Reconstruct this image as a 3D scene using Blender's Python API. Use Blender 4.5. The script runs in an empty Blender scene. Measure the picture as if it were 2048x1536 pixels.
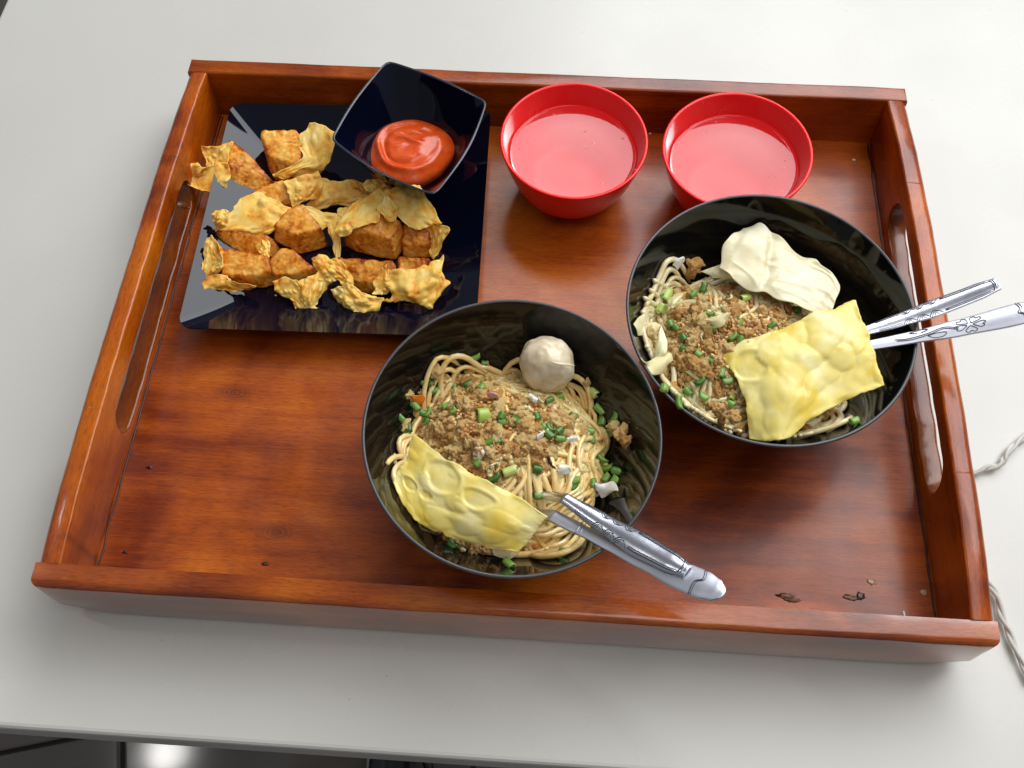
import bpy, bmesh, math, random
from mathutils import Vector, Matrix, noise, Euler
random.seed(7)
S = bpy.context.scene
COL = S.collection
# ------------------------------------------------------------------ camera
CR = [[0.99782978, -0.05323155, 0.03875737], [0.06531611, 0.87471414, -0.48021764], [-0.00833889, 0.48170694, 0.8762927]]
CC = Vector((0.01638174, -0.33053149, 0.54965869)); FPX = 1961.4
CM = Matrix(CR)
cam = bpy.data.cameras.new('camera'); camo = bpy.data.objects.new('camera', cam); COL.objects.link(camo)
camo.matrix_world = Matrix.Translation(CC) @ CM.to_4x4()
cam.sensor_width = 36; cam.lens = 36*FPX/2048; cam.clip_start = .01; cam.clip_end = 50
S.camera = camo
# ------------------------------------------------------------------ world and lamps
wd = bpy.data.worlds.new('World'); S.world = wd; wd.use_nodes = True
bg = wd.node_tree.nodes['Background']; bg.inputs[0].default_value = (.93, .95, 1, 1); bg.inputs[1].default_value = .20
def area(name, loc, target, sx, sy, power, col, shape='RECTANGLE'):
    l = bpy.data.lights.new(name, 'AREA'); l.shape = shape; l.size = sx; l.size_y = sy; l.energy = power; l.color = col
    o = bpy.data.objects.new(name, l); COL.objects.link(o); o.location = loc
    o.rotation_euler = (Vector(target)-Vector(loc)).to_track_quat('-Z', 'Y').to_euler(); return o
area('window_light', (.78, 1.08, 1.45), (0, 0, .02), 2.1, 1.35, 45, (.95, .98, 1))
area('fill_light', (.55, -.25, 1.65), (0, 0, 0), 1.5, .7, 7.5, (1, .985, .96))  # overhead fill added to brighten the food, not an actual window
area('ceiling_lamp_light', (-1.3765, .1506, 1.9), (-1.3, .1, 0), .13, .13, 1.6, (1, .98, .95), 'DISK')
S.view_settings.view_transform = 'Standard'; S.view_settings.look = 'None'; S.view_settings.exposure = .16; S.view_settings.gamma = 1
S.cycles.max_bounces = 8; S.cycles.use_denoising = True

# ------------------------------------------------------------------ pixel helpers (measure real places off the photograph)
def ray(u, v): return CM @ Vector(((u-1024)/FPX, -(v-768)/FPX, -1))
def atz(u, v, z):
    w = ray(u, v); return CC + w*((z-CC.z)/w.z)
def pr(p):
    q = CM.transposed() @ (Vector(p)-CC); return (1024+FPX*q.x/-q.z, 768-FPX*q.y/-q.z)
def hit(u, v, fn, z0=.1, z1=.0):
    """where the sight line through (u,v) meets the height field fn(x,y)"""
    n = 120
    for i in range(n+1):
        z = z0+(z1-z0)*i/n; p = atz(u, v, z)
        if fn(p.x, p.y) >= z: return p
    return atz(u, v, z1)
# ------------------------------------------------------------------ mesh helpers
def mkmesh(name, V, F, mat=None, smooth=True):
    me = bpy.data.meshes.new(name); me.from_pydata([tuple(v) for v in V], [], F); me.update()
    if smooth: me.polygons.foreach_set('use_smooth', [True]*len(me.polygons))
    if mat: me.materials.append(mat)
    return me
def obj(name, me, parent=None, loc=None):
    o = bpy.data.objects.new(name, me); COL.objects.link(o)
    if parent: o.parent = parent
    if loc is not None: o.location = loc
    return o
def build(name, V, F, mat, parent=None, smooth=True, loc=None): return obj(name, mkmesh(name, V, F, mat, smooth), parent, loc)
def tag(o, label, cat, group=None, kind=None):
    if label: o['label'] = label
    if cat: o['category'] = cat
    if group: o['group'] = group
    if kind: o['kind'] = kind
    return o
def empty(name, loc=(0, 0, 0), label=None, cat=None, group=None):
    o = bpy.data.objects.new(name, None); COL.objects.link(o); o.location = loc; o.empty_display_size = .02
    tag(o, label, cat, group); return o
def grid_faces(nu, nv, closed=False):
    F = []
    for j in range(nv-1):
        for i in range(nu if closed else nu-1):
            a = j*nu+i; b = j*nu+(i+1) % nu; F.append((a, b, b+nu, a+nu))
    return F
def bevel_mod(o, w, seg=3):
    m = o.modifiers.new('bevel', 'BEVEL'); m.width = w; m.segments = seg; m.limit_method = 'ANGLE'; m.angle_limit = math.radians(35); return o
def solid(o, t, off=0):
    m = o.modifiers.new('thick', 'SOLIDIFY'); m.thickness = t; m.offset = off; return o
def sub(o, n=1):
    m = o.modifiers.new('sub', 'SUBSURF'); m.levels = n; m.render_levels = n; return o
def rings(prof, n, rf=None, z0=0):
    """lathe of profile [(r,z)]; rf(theta,k)-> radius factor"""
    V = []
    for k, (r, z) in enumerate(prof):
        for i in range(n):
            a = 2*math.pi*i/n; q = r*(rf(a, k) if rf else 1)
            V.append((q*math.cos(a), q*math.sin(a), z+z0))
    return V, grid_faces(n, len(prof), True)
def tube(pts, rad, sides=6, flat=1.0, taper=.0):
    pts = [Vector(p) for p in pts]; n = len(pts); V = []; F = []
    t = (pts[1]-pts[0]).normalized(); ref = Vector((0, 0, 1)) if abs(t.z) < .9 else Vector((1, 0, 0))
    nn = (ref-t*ref.dot(t)).normalized()
    for i in range(n):
        t = (pts[min(i+1, n-1)]-pts[max(i-1, 0)]).normalized()
        nn = (nn-t*nn.dot(t)); nn = nn.normalized() if nn.length > 1e-9 else t.orthogonal().normalized()
        b = t.cross(nn); r = rad[i] if isinstance(rad, (list, tuple)) else rad
        if i in (0, n-1): r *= (1-taper) if taper else .75
        for s in range(sides):
            a = 2*math.pi*s/sides; V.append(pts[i]+nn*(math.cos(a)*r*flat)+b*(math.sin(a)*r))
    F = grid_faces(sides, n, True)
    F.append(tuple(range(sides-1, -1, -1))); F.append(tuple((n-1)*sides+s for s in range(sides)))
    return V, F
def merge(parts):
    V = []; F = []
    for v, f in parts:
        k = len(V); V += list(v); F += [tuple(i+k for i in q) for q in f]
    return V, F
def cr(P, t):
    """Catmull-Rom through list P, t in 0..1"""
    n = len(P)-1
    if n == 0: return P[0].copy()
    x = t*n; i = min(int(x), n-1); f = x-i
    p1, p2 = P[i], P[i+1]; p0 = P[i-1] if i > 0 else p1*2-p2; p3 = P[i+2] if i+2 <= n else p2*2-p1
    return .5*((2*p1)+(p2-p0)*f+(2*p0-5*p1+4*p2-p3)*f*f+(3*p1-p0-3*p2+p3)*f**3)
def loft(rows, nu, nv):
    R = [[Vector(p) for p in r] for r in rows]; G = []
    for j in range(nv):
        t = j/(nv-1); G.append(None)
    cols = [[cr(r, i/(nu-1)) for r in R] for i in range(nu)]
    V = []
    for j in range(nv):
        for i in range(nu): V.append(cr(cols[i], j/(nv-1)))
    return V, nu, nv
def disp_grid(V, nu, nv, fn):
    N = []
    for j in range(nv):
        for i in range(nu):
            a = V[j*nu+min(i+1, nu-1)]-V[j*nu+max(i-1, 0)]; b = V[min(j+1, nv-1)*nu+i]-V[max(j-1, 0)*nu+i]
            n = a.cross(b); n = n.normalized() if n.length > 1e-12 else Vector((0, 0, 1))
            if n.z < 0: n = -n
            N.append(n)
    return [V[k]+N[k]*fn((k % nu)/(nu-1), (k//nu)/(nv-1), V[k]) for k in range(len(V))]
def nz(p, s, seed=0): return noise.noise(Vector((p[0]*s+seed*7.3, p[1]*s-seed*3.1, p[2]*s+seed*1.7)))
def nvec(p): return Vector((noise.noise(p), noise.noise(p+Vector((19.1, 7.3, 3.7))), noise.noise(p+Vector((-5.2, 31.4, 11.9)))))
def inpoly(x, y, P):
    c = False; n = len(P)
    for i in range(n):
        x1, y1 = P[i]; x2, y2 = P[(i+1) % n]
        if (y1 > y) != (y2 > y) and x < (x2-x1)*(y-y1)/(y2-y1)+x1: c = not c
    return c

# ------------------------------------------------------------------ materials
class NT:
    def __init__(s, name):
        s.m = bpy.data.materials.new(name); s.m.use_nodes = True; s.t = s.m.node_tree; s.b = s.t.nodes['Principled BSDF']
        s.out = s.t.nodes['Material Output']
    def n(s, typ, **k):
        x = s.t.nodes.new('ShaderNode'+typ)
        for a, v in k.items():
            if a.startswith('_'): setattr(x, a[1:], v)
        for a, v in k.items():
            if not a.startswith('_'):
                key = a.replace('__', ' '); x.inputs[key].default_value = v
        return x
    def l(s, a, b): s.t.links.new(a, b)
    def co(s, scale=(1, 1, 1), rot=(0, 0, 0), kind='Object'):
        tc = s.n('TexCoord'); mp = s.n('Mapping'); s.l(tc.outputs[kind], mp.inputs[0]); mp.inputs['Scale'].default_value = scale; mp.inputs['Rotation'].default_value = rot
        return mp.outputs[0]
    def noise(s, co, scale, detail=4, rough=.55, dist=0):
        x = s.n('TexNoise', Scale=scale, Detail=detail, Roughness=rough, Distortion=dist); s.l(co, x.inputs[0]); return x.outputs[0]
    def vor(s, co, scale, feature='F1'):
        x = s.n('TexVoronoi', Scale=scale); x.feature = feature; s.l(co, x.inputs['Vector']); return x.outputs[0]
    def ramp(s, f, stops):
        x = s.n('ValToRGB'); e = x.color_ramp.elements
        while len(e) < len(stops): e.new(.5)
        for k, (p, c) in enumerate(stops):
            e[k].position = p; e[k].color = (c[0], c[1], c[2], 1) if isinstance(c, tuple) else (c, c, c, 1)
        s.l(f, x.inputs[0]); return x.outputs[0]
    def mix(s, f, a, b, mode='MIX'):
        x = s.n('Mix', _data_type='RGBA', _blend_type=mode)
        for src, sock in ((f, x.inputs[0]), (a, x.inputs[6]), (b, x.inputs[7])):
            if hasattr(src, 'is_linked') or hasattr(src, 'links'): s.l(src, sock)
            else: sock.default_value = src if not isinstance(src, tuple) else (*src, 1) if len(src) == 3 else src
        return x.outputs[2]
    def math(s, op, a, b=0., c=0.):
        x = s.n('Math', _operation=op)
        for v, sock in ((a, x.inputs[0]), (b, x.inputs[1]), (c, x.inputs[2])):
            if hasattr(v, 'links'): s.l(v, sock)
            else: sock.default_value = v
        return x.outputs[0]
    def bump(s, h, strength, dist):
        x = s.n('Bump', Strength=strength, Distance=dist); s.l(h, x.inputs['Height']); s.l(x.outputs[0], s.b.inputs['Normal']); return x
    def set(s, **k):
        for a, v in k.items():
            a = a.replace('_', ' ')
            key = {'Color': 'Base Color', 'Rough': 'Roughness', 'Coat': 'Coat Weight', 'CoatR': 'Coat Roughness', 'Spec': 'Specular IOR Level', 'SSS': 'Subsurface Weight', 'SSR': 'Subsurface Radius', 'SSS scale': 'Subsurface Scale'}.get(a, a)
            i = s.b.inputs[key]
            if hasattr(v, 'links'): s.l(v, i)
            else: i.default_value = (*v, 1) if isinstance(v, tuple) and len(v) == 3 and key == 'Base Color' else v
        return s.m
def wood(name, axis, tone=1., knots=(), seed=0., rough=.2, coat=.35, ior=1.5, cr_=.12):
    w = NT(name); tc = w.n('TexCoord')
    sc = {'x': (1, 14, 14), 'y': (14, 1, 14)}[axis]
    mp = w.n('Mapping'); w.l(tc.outputs['Object'], mp.inputs[0]); mp.inputs['Scale'].default_value = sc; mp.inputs['Location'].default_value = (seed, seed*.7, seed*.3)
    mo = w.n('Mapping'); w.l(tc.outputs['Object'], mo.inputs[0]); mo.inputs['Location'].default_value = (seed, seed*.7, seed*.3)
    blotch = w.noise(mo.outputs[0], 9, 3, .55, .8)
    streak = w.noise(mp.outputs[0], 7, 5, .6, .3)
    fine = w.noise(mp.outputs[0], 55, 4, .7)
    sc2 = {'x': (6, 60, 60), 'y': (60, 6, 60)}[axis]
    mq = w.n('Mapping'); w.l(tc.outputs['Object'], mq.inputs[0]); mq.inputs['Scale'].default_value = sc2
    pores = w.noise(mq.outputs[0], 30, 2, .6)
    f = w.math('ADD', w.math('MULTIPLY', blotch, .62), w.math('ADD', w.math('MULTIPLY', streak, .23), w.math('MULTIPLY', fine, .15)))
    t = tone
    col = w.ramp(f, [(.30, (.060*t, .0065*t, .0010*t)), (.41, (.20*t, .026*t, .0015*t)), (.52, (.43*t, .078*t, .0025*t)), (.66, (.66*t, .175*t, .006*t))])
    pr_ = w.ramp(pores, [(.36, .62), (.52, 1.)])
    col = w.mix(.8, col, pr_, 'MULTIPLY')
    hole = None
    for (kx, ky, kr) in knots:
        d = w.n('VectorMath', _operation='DISTANCE'); ms = w.n('Mapping'); w.l(tc.outputs['Object'], ms.inputs[0])
        ms.inputs['Location'].default_value = (-kx, -ky*1.7, 0); ms.inputs['Scale'].default_value = (1, 1.7, 0)
        w.l(ms.outputs[0], d.inputs[0]); dist = w.math('ADD', d.outputs['Value'], w.math('MULTIPLY', w.noise(mo.outputs[0], 60, 3), .006))
        rg = w.math('SINE', w.math('MULTIPLY', dist, 6.28/(kr*.28)))
        m = w.ramp(w.math('DIVIDE', dist, kr*2), [(.1, 1.), (.75, 0.)])
        k = w.ramp(rg, [(.35, (.055, .012, .003)), (.75, (.20, .035, .006))])
        col = w.mix(w.math('MULTIPLY', m, .75), col, k)
    w.set(Color=col, Rough=w.ramp(w.noise(mo.outputs[0], 30, 4), [(.3, rough*.8), (.7, rough*1.5)]), Coat=coat, CoatR=cr_, Coat_IOR=ior, Spec=.3)
    h = w.math('ADD', w.math('MULTIPLY', pores, .6), w.math('MULTIPLY', w.noise(mo.outputs[0], 45, 3), 2.2))
    w.bump(h, .35, .00045); return w.m
def plain(name, color, rough, **k):
    n = NT(name); n.set(Color=color, Rough=rough, **k); return n.m
def table_mat():
    n = NT('white laminate'); c = n.co()
    v = n.noise(c, 5, 3); col = n.ramp(v, [(.3, (.55, .532, .487)), (.7, (.59, .574, .535))])
    sp = n.vor(n.co(), 48); col = n.mix(n.ramp(sp, [(.012, 1.), (.022, 0.)]), col, (.22, .2, .18))
    n.set(Color=col, Rough=n.ramp(n.noise(c, 12, 3), [(.3, .22), (.7, .36)]), Spec=.4)
    n.bump(n.noise(c, 420, 2), .05, .0003); return n.m
M_table = table_mat()
M_tray_floor = wood('varnished plywood', 'x', .90, knots=[tuple(atz(470, 785, .01)[:2])+(.011,), tuple(atz(552, 1065, .01)[:2])+(.011,), tuple(atz(1715, 1200, .01)[:2])+(.006,), tuple(atz(1600, 1235, .01)[:2])+(.006,)], seed=.37, rough=.34, cr_=.2)
M_wx = wood('varnished board along', 'x', .78, seed=1.3, rough=.22, coat=.35)
M_wf = wood('varnished front board', 'x', .82, seed=1.3, rough=.16, coat=1., ior=1.5)
M_wy = wood('varnished side board', 'y', .92, knots=[(-.237, -.165, .006)], seed=2.1, rough=.22)
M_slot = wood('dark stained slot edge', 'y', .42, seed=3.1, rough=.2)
M_dark = plain('raw dark cut wood', (.035, .008, .004), .35)
def melamine(name, col, rough=.04):
    n = NT(name); c = n.co(); n.set(Color=col, Rough=n.ramp(n.noise(c, 60, 5, .7), [(.35, rough*.8), (.75, rough*2.0)]), Spec=.36)
    n.bump(n.noise(c, 30, 2), .05, .0003); return n.m
M_black = melamine('black melamine', (.0045, .0045, .004))
M_navy = melamine('navy black melamine', (.0015, .0024, .010))
M_glint = plain('painted glint grey', (.16, .16, .17), .25)  # grey of the highlight painted on the shoe
M_red = melamine('red melamine', (.90, .008, .008), .16)
def ceramic_line(): pass
def fried(name, stops, bscale=240, rough=.33, edge=True, sss=.08):
    n = NT(name); c = n.co(); a = n.noise(c, 75, 5, .6, .4); b = n.noise(c, 260, 4, .65)
    f = n.math('ADD', n.math('MULTIPLY', a, .72), n.math('MULTIPLY', b, .28))
    if edge:
        g = n.n('NewGeometry'); f = n.math('SUBTRACT', f, n.math('MULTIPLY', n.math('SUBTRACT', g.outputs['Pointiness'], .5), 2.2))
    col = n.ramp(f, stops)
    sp = n.vor(n.co(), 230); col = n.mix(n.ramp(sp, [(.03, .7), (.07, 0.)]), col, (.08, .03, .01))
    n.set(Color=col, Rough=n.ramp(b, [(.3, rough*.6), (.7, rough*1.5)]), Spec=.35, SSS=sss, Subsurface_Radius=(.004, .0018, .0006), SSS_scale=1.)
    h = n.math('ADD', n.math('MULTIPLY', n.noise(c, bscale, 5, .65), 1.), n.math('MULTIPLY', n.vor(c, bscale*1.2), .5))
    n.bump(h, .4, .0006); return n.m
M_fry_body = fried('fried wonton body', [(.30, (.19, .030, .003)), (.40, (.50, .125, .008)), (.50, (.80, .31, .030)), (.64, (.90, .52, .12))], 300, .26)
M_fry_flap = fried('fried wonton skin', [(.31, (.50, .13, .010)), (.40, (.85, .36, .04)), (.50, (.95, .57, .115)), (.67, (.98, .74, .28))], 150, .38, False, .12)
def noodle(name, c1, c2, c3):
    n = NT(name); c = n.co(); a = n.noise(c, 90, 4)
    oi = n.n('ObjectInfo'); col = n.ramp(a, [(.3, c1), (.5, c2), (.7, c3)])
    col = n.mix(n.math('MULTIPLY', oi.outputs['Random'], .3), col, c1)
    n.set(Color=col, Rough=.17, Coat=.25, SSS=.3, Subsurface_Radius=(.003, .0018, .0007), SSS_scale=1.)
    n.bump(n.noise(c, 500, 2), .2, .0003); return n.m
M_noodle1 = noodle('soy glazed noodle', (.74, .46, .14), (.90, .67, .29), (.95, .79, .44))
M_noodle2 = noodle('plain noodle', (.62, .49, .22), (.76, .65, .38), (.84, .76, .52))
def meat(name, stops):
    n = NT(name); c = n.co(); oi = n.n('ObjectInfo')
    a = n.math('ADD', n.math('MULTIPLY', n.noise(c, 150, 5, .7), .7), n.math('MULTIPLY', oi.outputs['Random'], .3))
    col = n.ramp(a, stops); n.set(Color=col, Rough=.42, SSS=.08, Subsurface_Radius=(.002, .001, .0005), SSS_scale=1.)
    n.bump(n.math('ADD', n.noise(c, 900, 4, .7), n.vor(c, 900)), .8, .0006); return n.m
M_meat = meat('minced meat', [(.28, (.52, .21, .05)), (.44, (.88, .49, .15)), (.64, (1., .73, .32))])
M_shallot = meat('fried shallot', [(.3, (.26, .07, .03)), (.5, (.62, .30, .09)), (.72, (.80, .50, .20))])
def leaf(name, a, b, rough=.3):
    n = NT(name); oi = n.n('ObjectInfo'); c = n.co((1, 1, .12)); f = n.math('ADD', n.math('MULTIPLY', n.noise(c, 900, 2), .6), n.math('MULTIPLY', oi.outputs['Random'], .4))
    n.set(Color=n.ramp(f, [(.3, a), (.7, b)]), Rough=rough, SSS=.15, Subsurface_Radius=(.001, .002, .0004), SSS_scale=1.); return n.m
M_green = leaf('scallion green', (.035, .12, .012), (.20, .36, .055))
M_greeni = leaf('scallion inner', (.16, .38, .04), (.42, .62, .14))
M_pale = leaf('scallion pale', (.35, .50, .08), (.58, .66, .22))
M_white = leaf('onion white', (.72, .72, .62), (.80, .80, .74), .2)
M_cab = leaf('cabbage', (.68, .60, .28), (.78, .72, .44), .28)
def wskin(name, c1, c2, c3, ss=.35):
    n = NT(name); c = n.co(); a = n.noise(c, 42, 3, .5, .5); n.set(Color=n.ramp(a, [(.3, c1), (.5, c2), (.72, c3)]), Rough=n.ramp(n.noise(c, 100, 3), [(.3, .2), (.7, .42)]), SSS=ss, Subsurface_Radius=(.005, .003, .001), SSS_scale=1.)
    n.bump(n.noise(c, 260, 4, .6), .25, .0005); return n.m
M_sheet = wskin('fried yellow wonton sheet', (.92, .59, .075), (.94, .70, .19), (.95, .79, .38))
M_boil = wskin('boiled wonton skin', (.76, .59, .33), (.85, .71, .45), (.90, .80, .57), .4)
M_ball = wskin('meatball', (.52, .41, .26), (.70, .59, .41), (.83, .74, .56), .25)
def chili():
    n = NT('chili ketchup'); c = n.co(); a = n.noise(c, 160, 4); n.set(Color=n.ramp(a, [(.3, (.60, .055, .006)), (.7, (.74, .105, .014))]), Rough=.13, SSS=.2, Subsurface_Radius=(.003, .0006, .0002), SSS_scale=1.)
    n.bump(n.noise(c, 420, 4, .7), .25, .0006); return n.m
M_chili = chili()
M_oil = plain('orange oil bit', (.62, .16, .01), .15)
def steel(name, rough):
    n = NT(name); c = n.co(); n.set(Color=(.60, .61, .68), Metallic=1., Rough=n.ramp(n.noise(c, 300, 5, .7), [(.3, rough*.9), (.75, rough*1.15)])); return n.m
M_steel = steel('stainless steel', .24); M_steel2 = steel('matte stainless steel', .42)
M_groove = plain('engraved groove', (.10, .10, .12), .4, Metallic=.6)
def broth():
    n = NT('cloudy broth'); t = n.t
    tr = n.n('BsdfTransparent'); tr.inputs[0].default_value = (.97, .70, .68, 1)
    df = n.n('BsdfDiffuse'); df.inputs[0].default_value = (.85, .10, .11, 1)
    fac = n.ramp(n.noise(n.co(), 28, 4), [(.3, .14), (.7, .20)])
    m1 = n.n('MixShader'); n.l(fac, m1.inputs[0]); n.l(tr.outputs[0], m1.inputs[1]); n.l(df.outputs[0], m1.inputs[2])
    gl = n.n('BsdfGlossy'); gl.inputs['Roughness'].default_value = .04
    fr = n.n('Fresnel'); fr.inputs[0].default_value = 1.34
    m2 = n.n('MixShader'); n.l(fr.outputs[0], m2.inputs[0]); n.l(m1.outputs[0], m2.inputs[1]); n.l(gl.outputs[0], m2.inputs[2]); n.l(m2.outputs[0], n.out.inputs[0])
    return n.m
M_broth = broth(); M_oildrop = plain('oil drop', (.85, .35, .30), .05, Alpha=.35)
def cordm():
    n = NT('white cotton cord'); c = n.co(); n.set(Color=n.ramp(n.noise(c, 120, 4), [(.3, (.48, .46, .40)), (.7, (.66, .64, .58))]), Rough=.7); n.bump(n.noise(n.co(), 900, 4), .6, .0005); return n.m
M_cord = cordm()
def tilem():
    n = NT('glossy floor tile'); c = n.co((1, 6, 1)); n.set(Color=n.ramp(n.noise(c, 3, 4), [(.3, (.075, .066, .058)), (.7, (.105, .092, .082))]), Rough=.10); n.bump(n.noise(n.co(), 6, 2), .08, .004); return n.m
M_tile = tilem(); M_grout = plain('grout', (.012, .010, .008), .8)
M_blk = plain('black plastic', (.006, .006, .008), .35)

# ------------------------------------------------------------------ floor, table
flo = empty('floor'); flo['kind'] = 'structure'
g = build('grout_bed', [(-3, -3, -.756), (3, -3, -.756), (3, 3, -.756), (-3, 3, -.756)], [(0, 1, 2, 3)], M_grout, flo, False); g['kind'] = 'structure'
def box(x0, x1, y0, y1, z0, z1):
    V = [(x, y, z) for z in (z0, z1) for y in (y0, y1) for x in (x0, x1)]
    return V, [(0, 2, 3, 1), (4, 5, 7, 6), (0, 1, 5, 4), (2, 6, 7, 3), (0, 4, 6, 2), (1, 3, 7, 5)]
ts = .43; V, F = box(-ts/2+.0025, ts/2-.0025, -ts/2+.0025, ts/2-.0025, -.012, 0); tm = mkmesh('tile', V, F, M_tile, False)
rot = math.radians(15); o0 = Vector((-.504, -.147, -.75))
for i in range(-3, 6):
    for j in range(-3, 4):
        p = Vector(((i+.5)*ts, (j+.5)*ts, 0)); p.rotate(Euler((0, 0, rot)))
        t = obj('tile', tm, flo, o0+p); t.rotation_euler.z = rot; bevel_mod(t, .004, 3)
tb = empty('table', (0, 0, 0), 'white glossy tabletop with faint specks under the wooden tray', 'table')
V, F = box(-.4457, .80, -.2568, .372, -.025, 0); tt = build('tabletop', V, F, M_table, tb, False); bevel_mod(tt, .003, 3)
for x, y in ((-.30, .0), (.70, .0), (-.38, .33), (.76, .33)):
    V, F = box(x-.02, x+.02, y-.02, y+.02, -.75, -.025); bevel_mod(build('leg', V, F, M_steel2, tb, False), .003)
sh = empty('black_shoe', atz(772, 1545, -.7), 'black shoe standing on the dark floor just below the table edge', 'shoe')
Vs = []
for j in range(14):
    t = j/13; w = .026*math.sin(math.pi*min(1, .18+t*.75))**.6; h = .035+.03*t
    for i in range(16):
        a = 2*math.pi*i/16; Vs.append((w*math.cos(a), .07-.2*t, max(-.046, h*.6*math.sin(a)-.02)))
F = grid_faces(16, 14, True)+[tuple(range(15, -1, -1)), tuple(13*16+k for k in range(16))]
build('upper', Vs, F, M_blk, sh)
V, F = tube([(.028, .055, -.03), (.045, .02, -.02), (.065, -.03, -.03), (.08, -.1, -.044)], .006, 8); build('strap', V, F, M_blk, sh)
V, F = tube([(-.019, .065, -.01), (-.0255, .035, -.008), (-.022, -.02, -.005)], .0022, 8); build('painted_glint', V, F, M_glint, sh)  # grey strip standing in for the curved highlight on the shoe's left

# ------------------------------------------------------------------ tray
ZF = .010
tray = empty('wooden_tray', (0, 0, 0), 'large varnished reddish brown wooden serving tray with slotted side handles', 'tray')
def slab(name, x0, x1, y0, y1, z0, z1, mat, nx, ny, nzz, topf=None, wob=.0002, bev=.0, seed=0, outer=None):
    """subdivided box, top bent by topf(x,y), edges slightly uneven"""
    bm = bmesh.new(); bmesh.ops.create_cube(bm, size=1)
    for v in bm.verts: v.co = Vector(((x0+x1)/2+v.co.x*(x1-x0), (y0+y1)/2+v.co.y*(y1-y0), (z0+z1)/2+v.co.z*(z1-z0)))
    if bev: bmesh.ops.bevel(bm, geom=[e for e in bm.edges if (outer is None or outer(e))], offset=bev, segments=4, profile=.5, affect='EDGES')
    for ax, n in ((0, nx), (1, ny)):
        lo, hi = (x0, x1) if ax == 0 else (y0, y1)
        for k in range(1, n):
            c = [0, 0, 0]; c[ax] = lo+(hi-lo)*k/n; no = [0, 0, 0]; no[ax] = 1
            bmesh.ops.bisect_plane(bm, geom=bm.verts[:]+bm.edges[:]+bm.faces[:], plane_co=c, plane_no=no)
    for v in bm.verts:
        if topf and v.co.z > (z0+z1)/2: v.co.z += topf(v.co.x, v.co.y)
        if name == 'front_board' and v.co.z < .01 and abs(v.co.x) > .205: v.co.z += .016*((abs(v.co.x)-.205)/.046)**2
        v.co += nvec(v.co*60+Vector((seed, 0, 0)))*wob
    me = bpy.data.meshes.new(name); bm.to_mesh(me); bm.free(); me.materials.append(mat)
    me.polygons.foreach_set('use_smooth', [True]*len(me.polygons)); me.set_sharp_from_angle(angle=math.radians(40))
    return obj(name, me, tray)
HX, HY, T = .25, .1926, .0128
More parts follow.
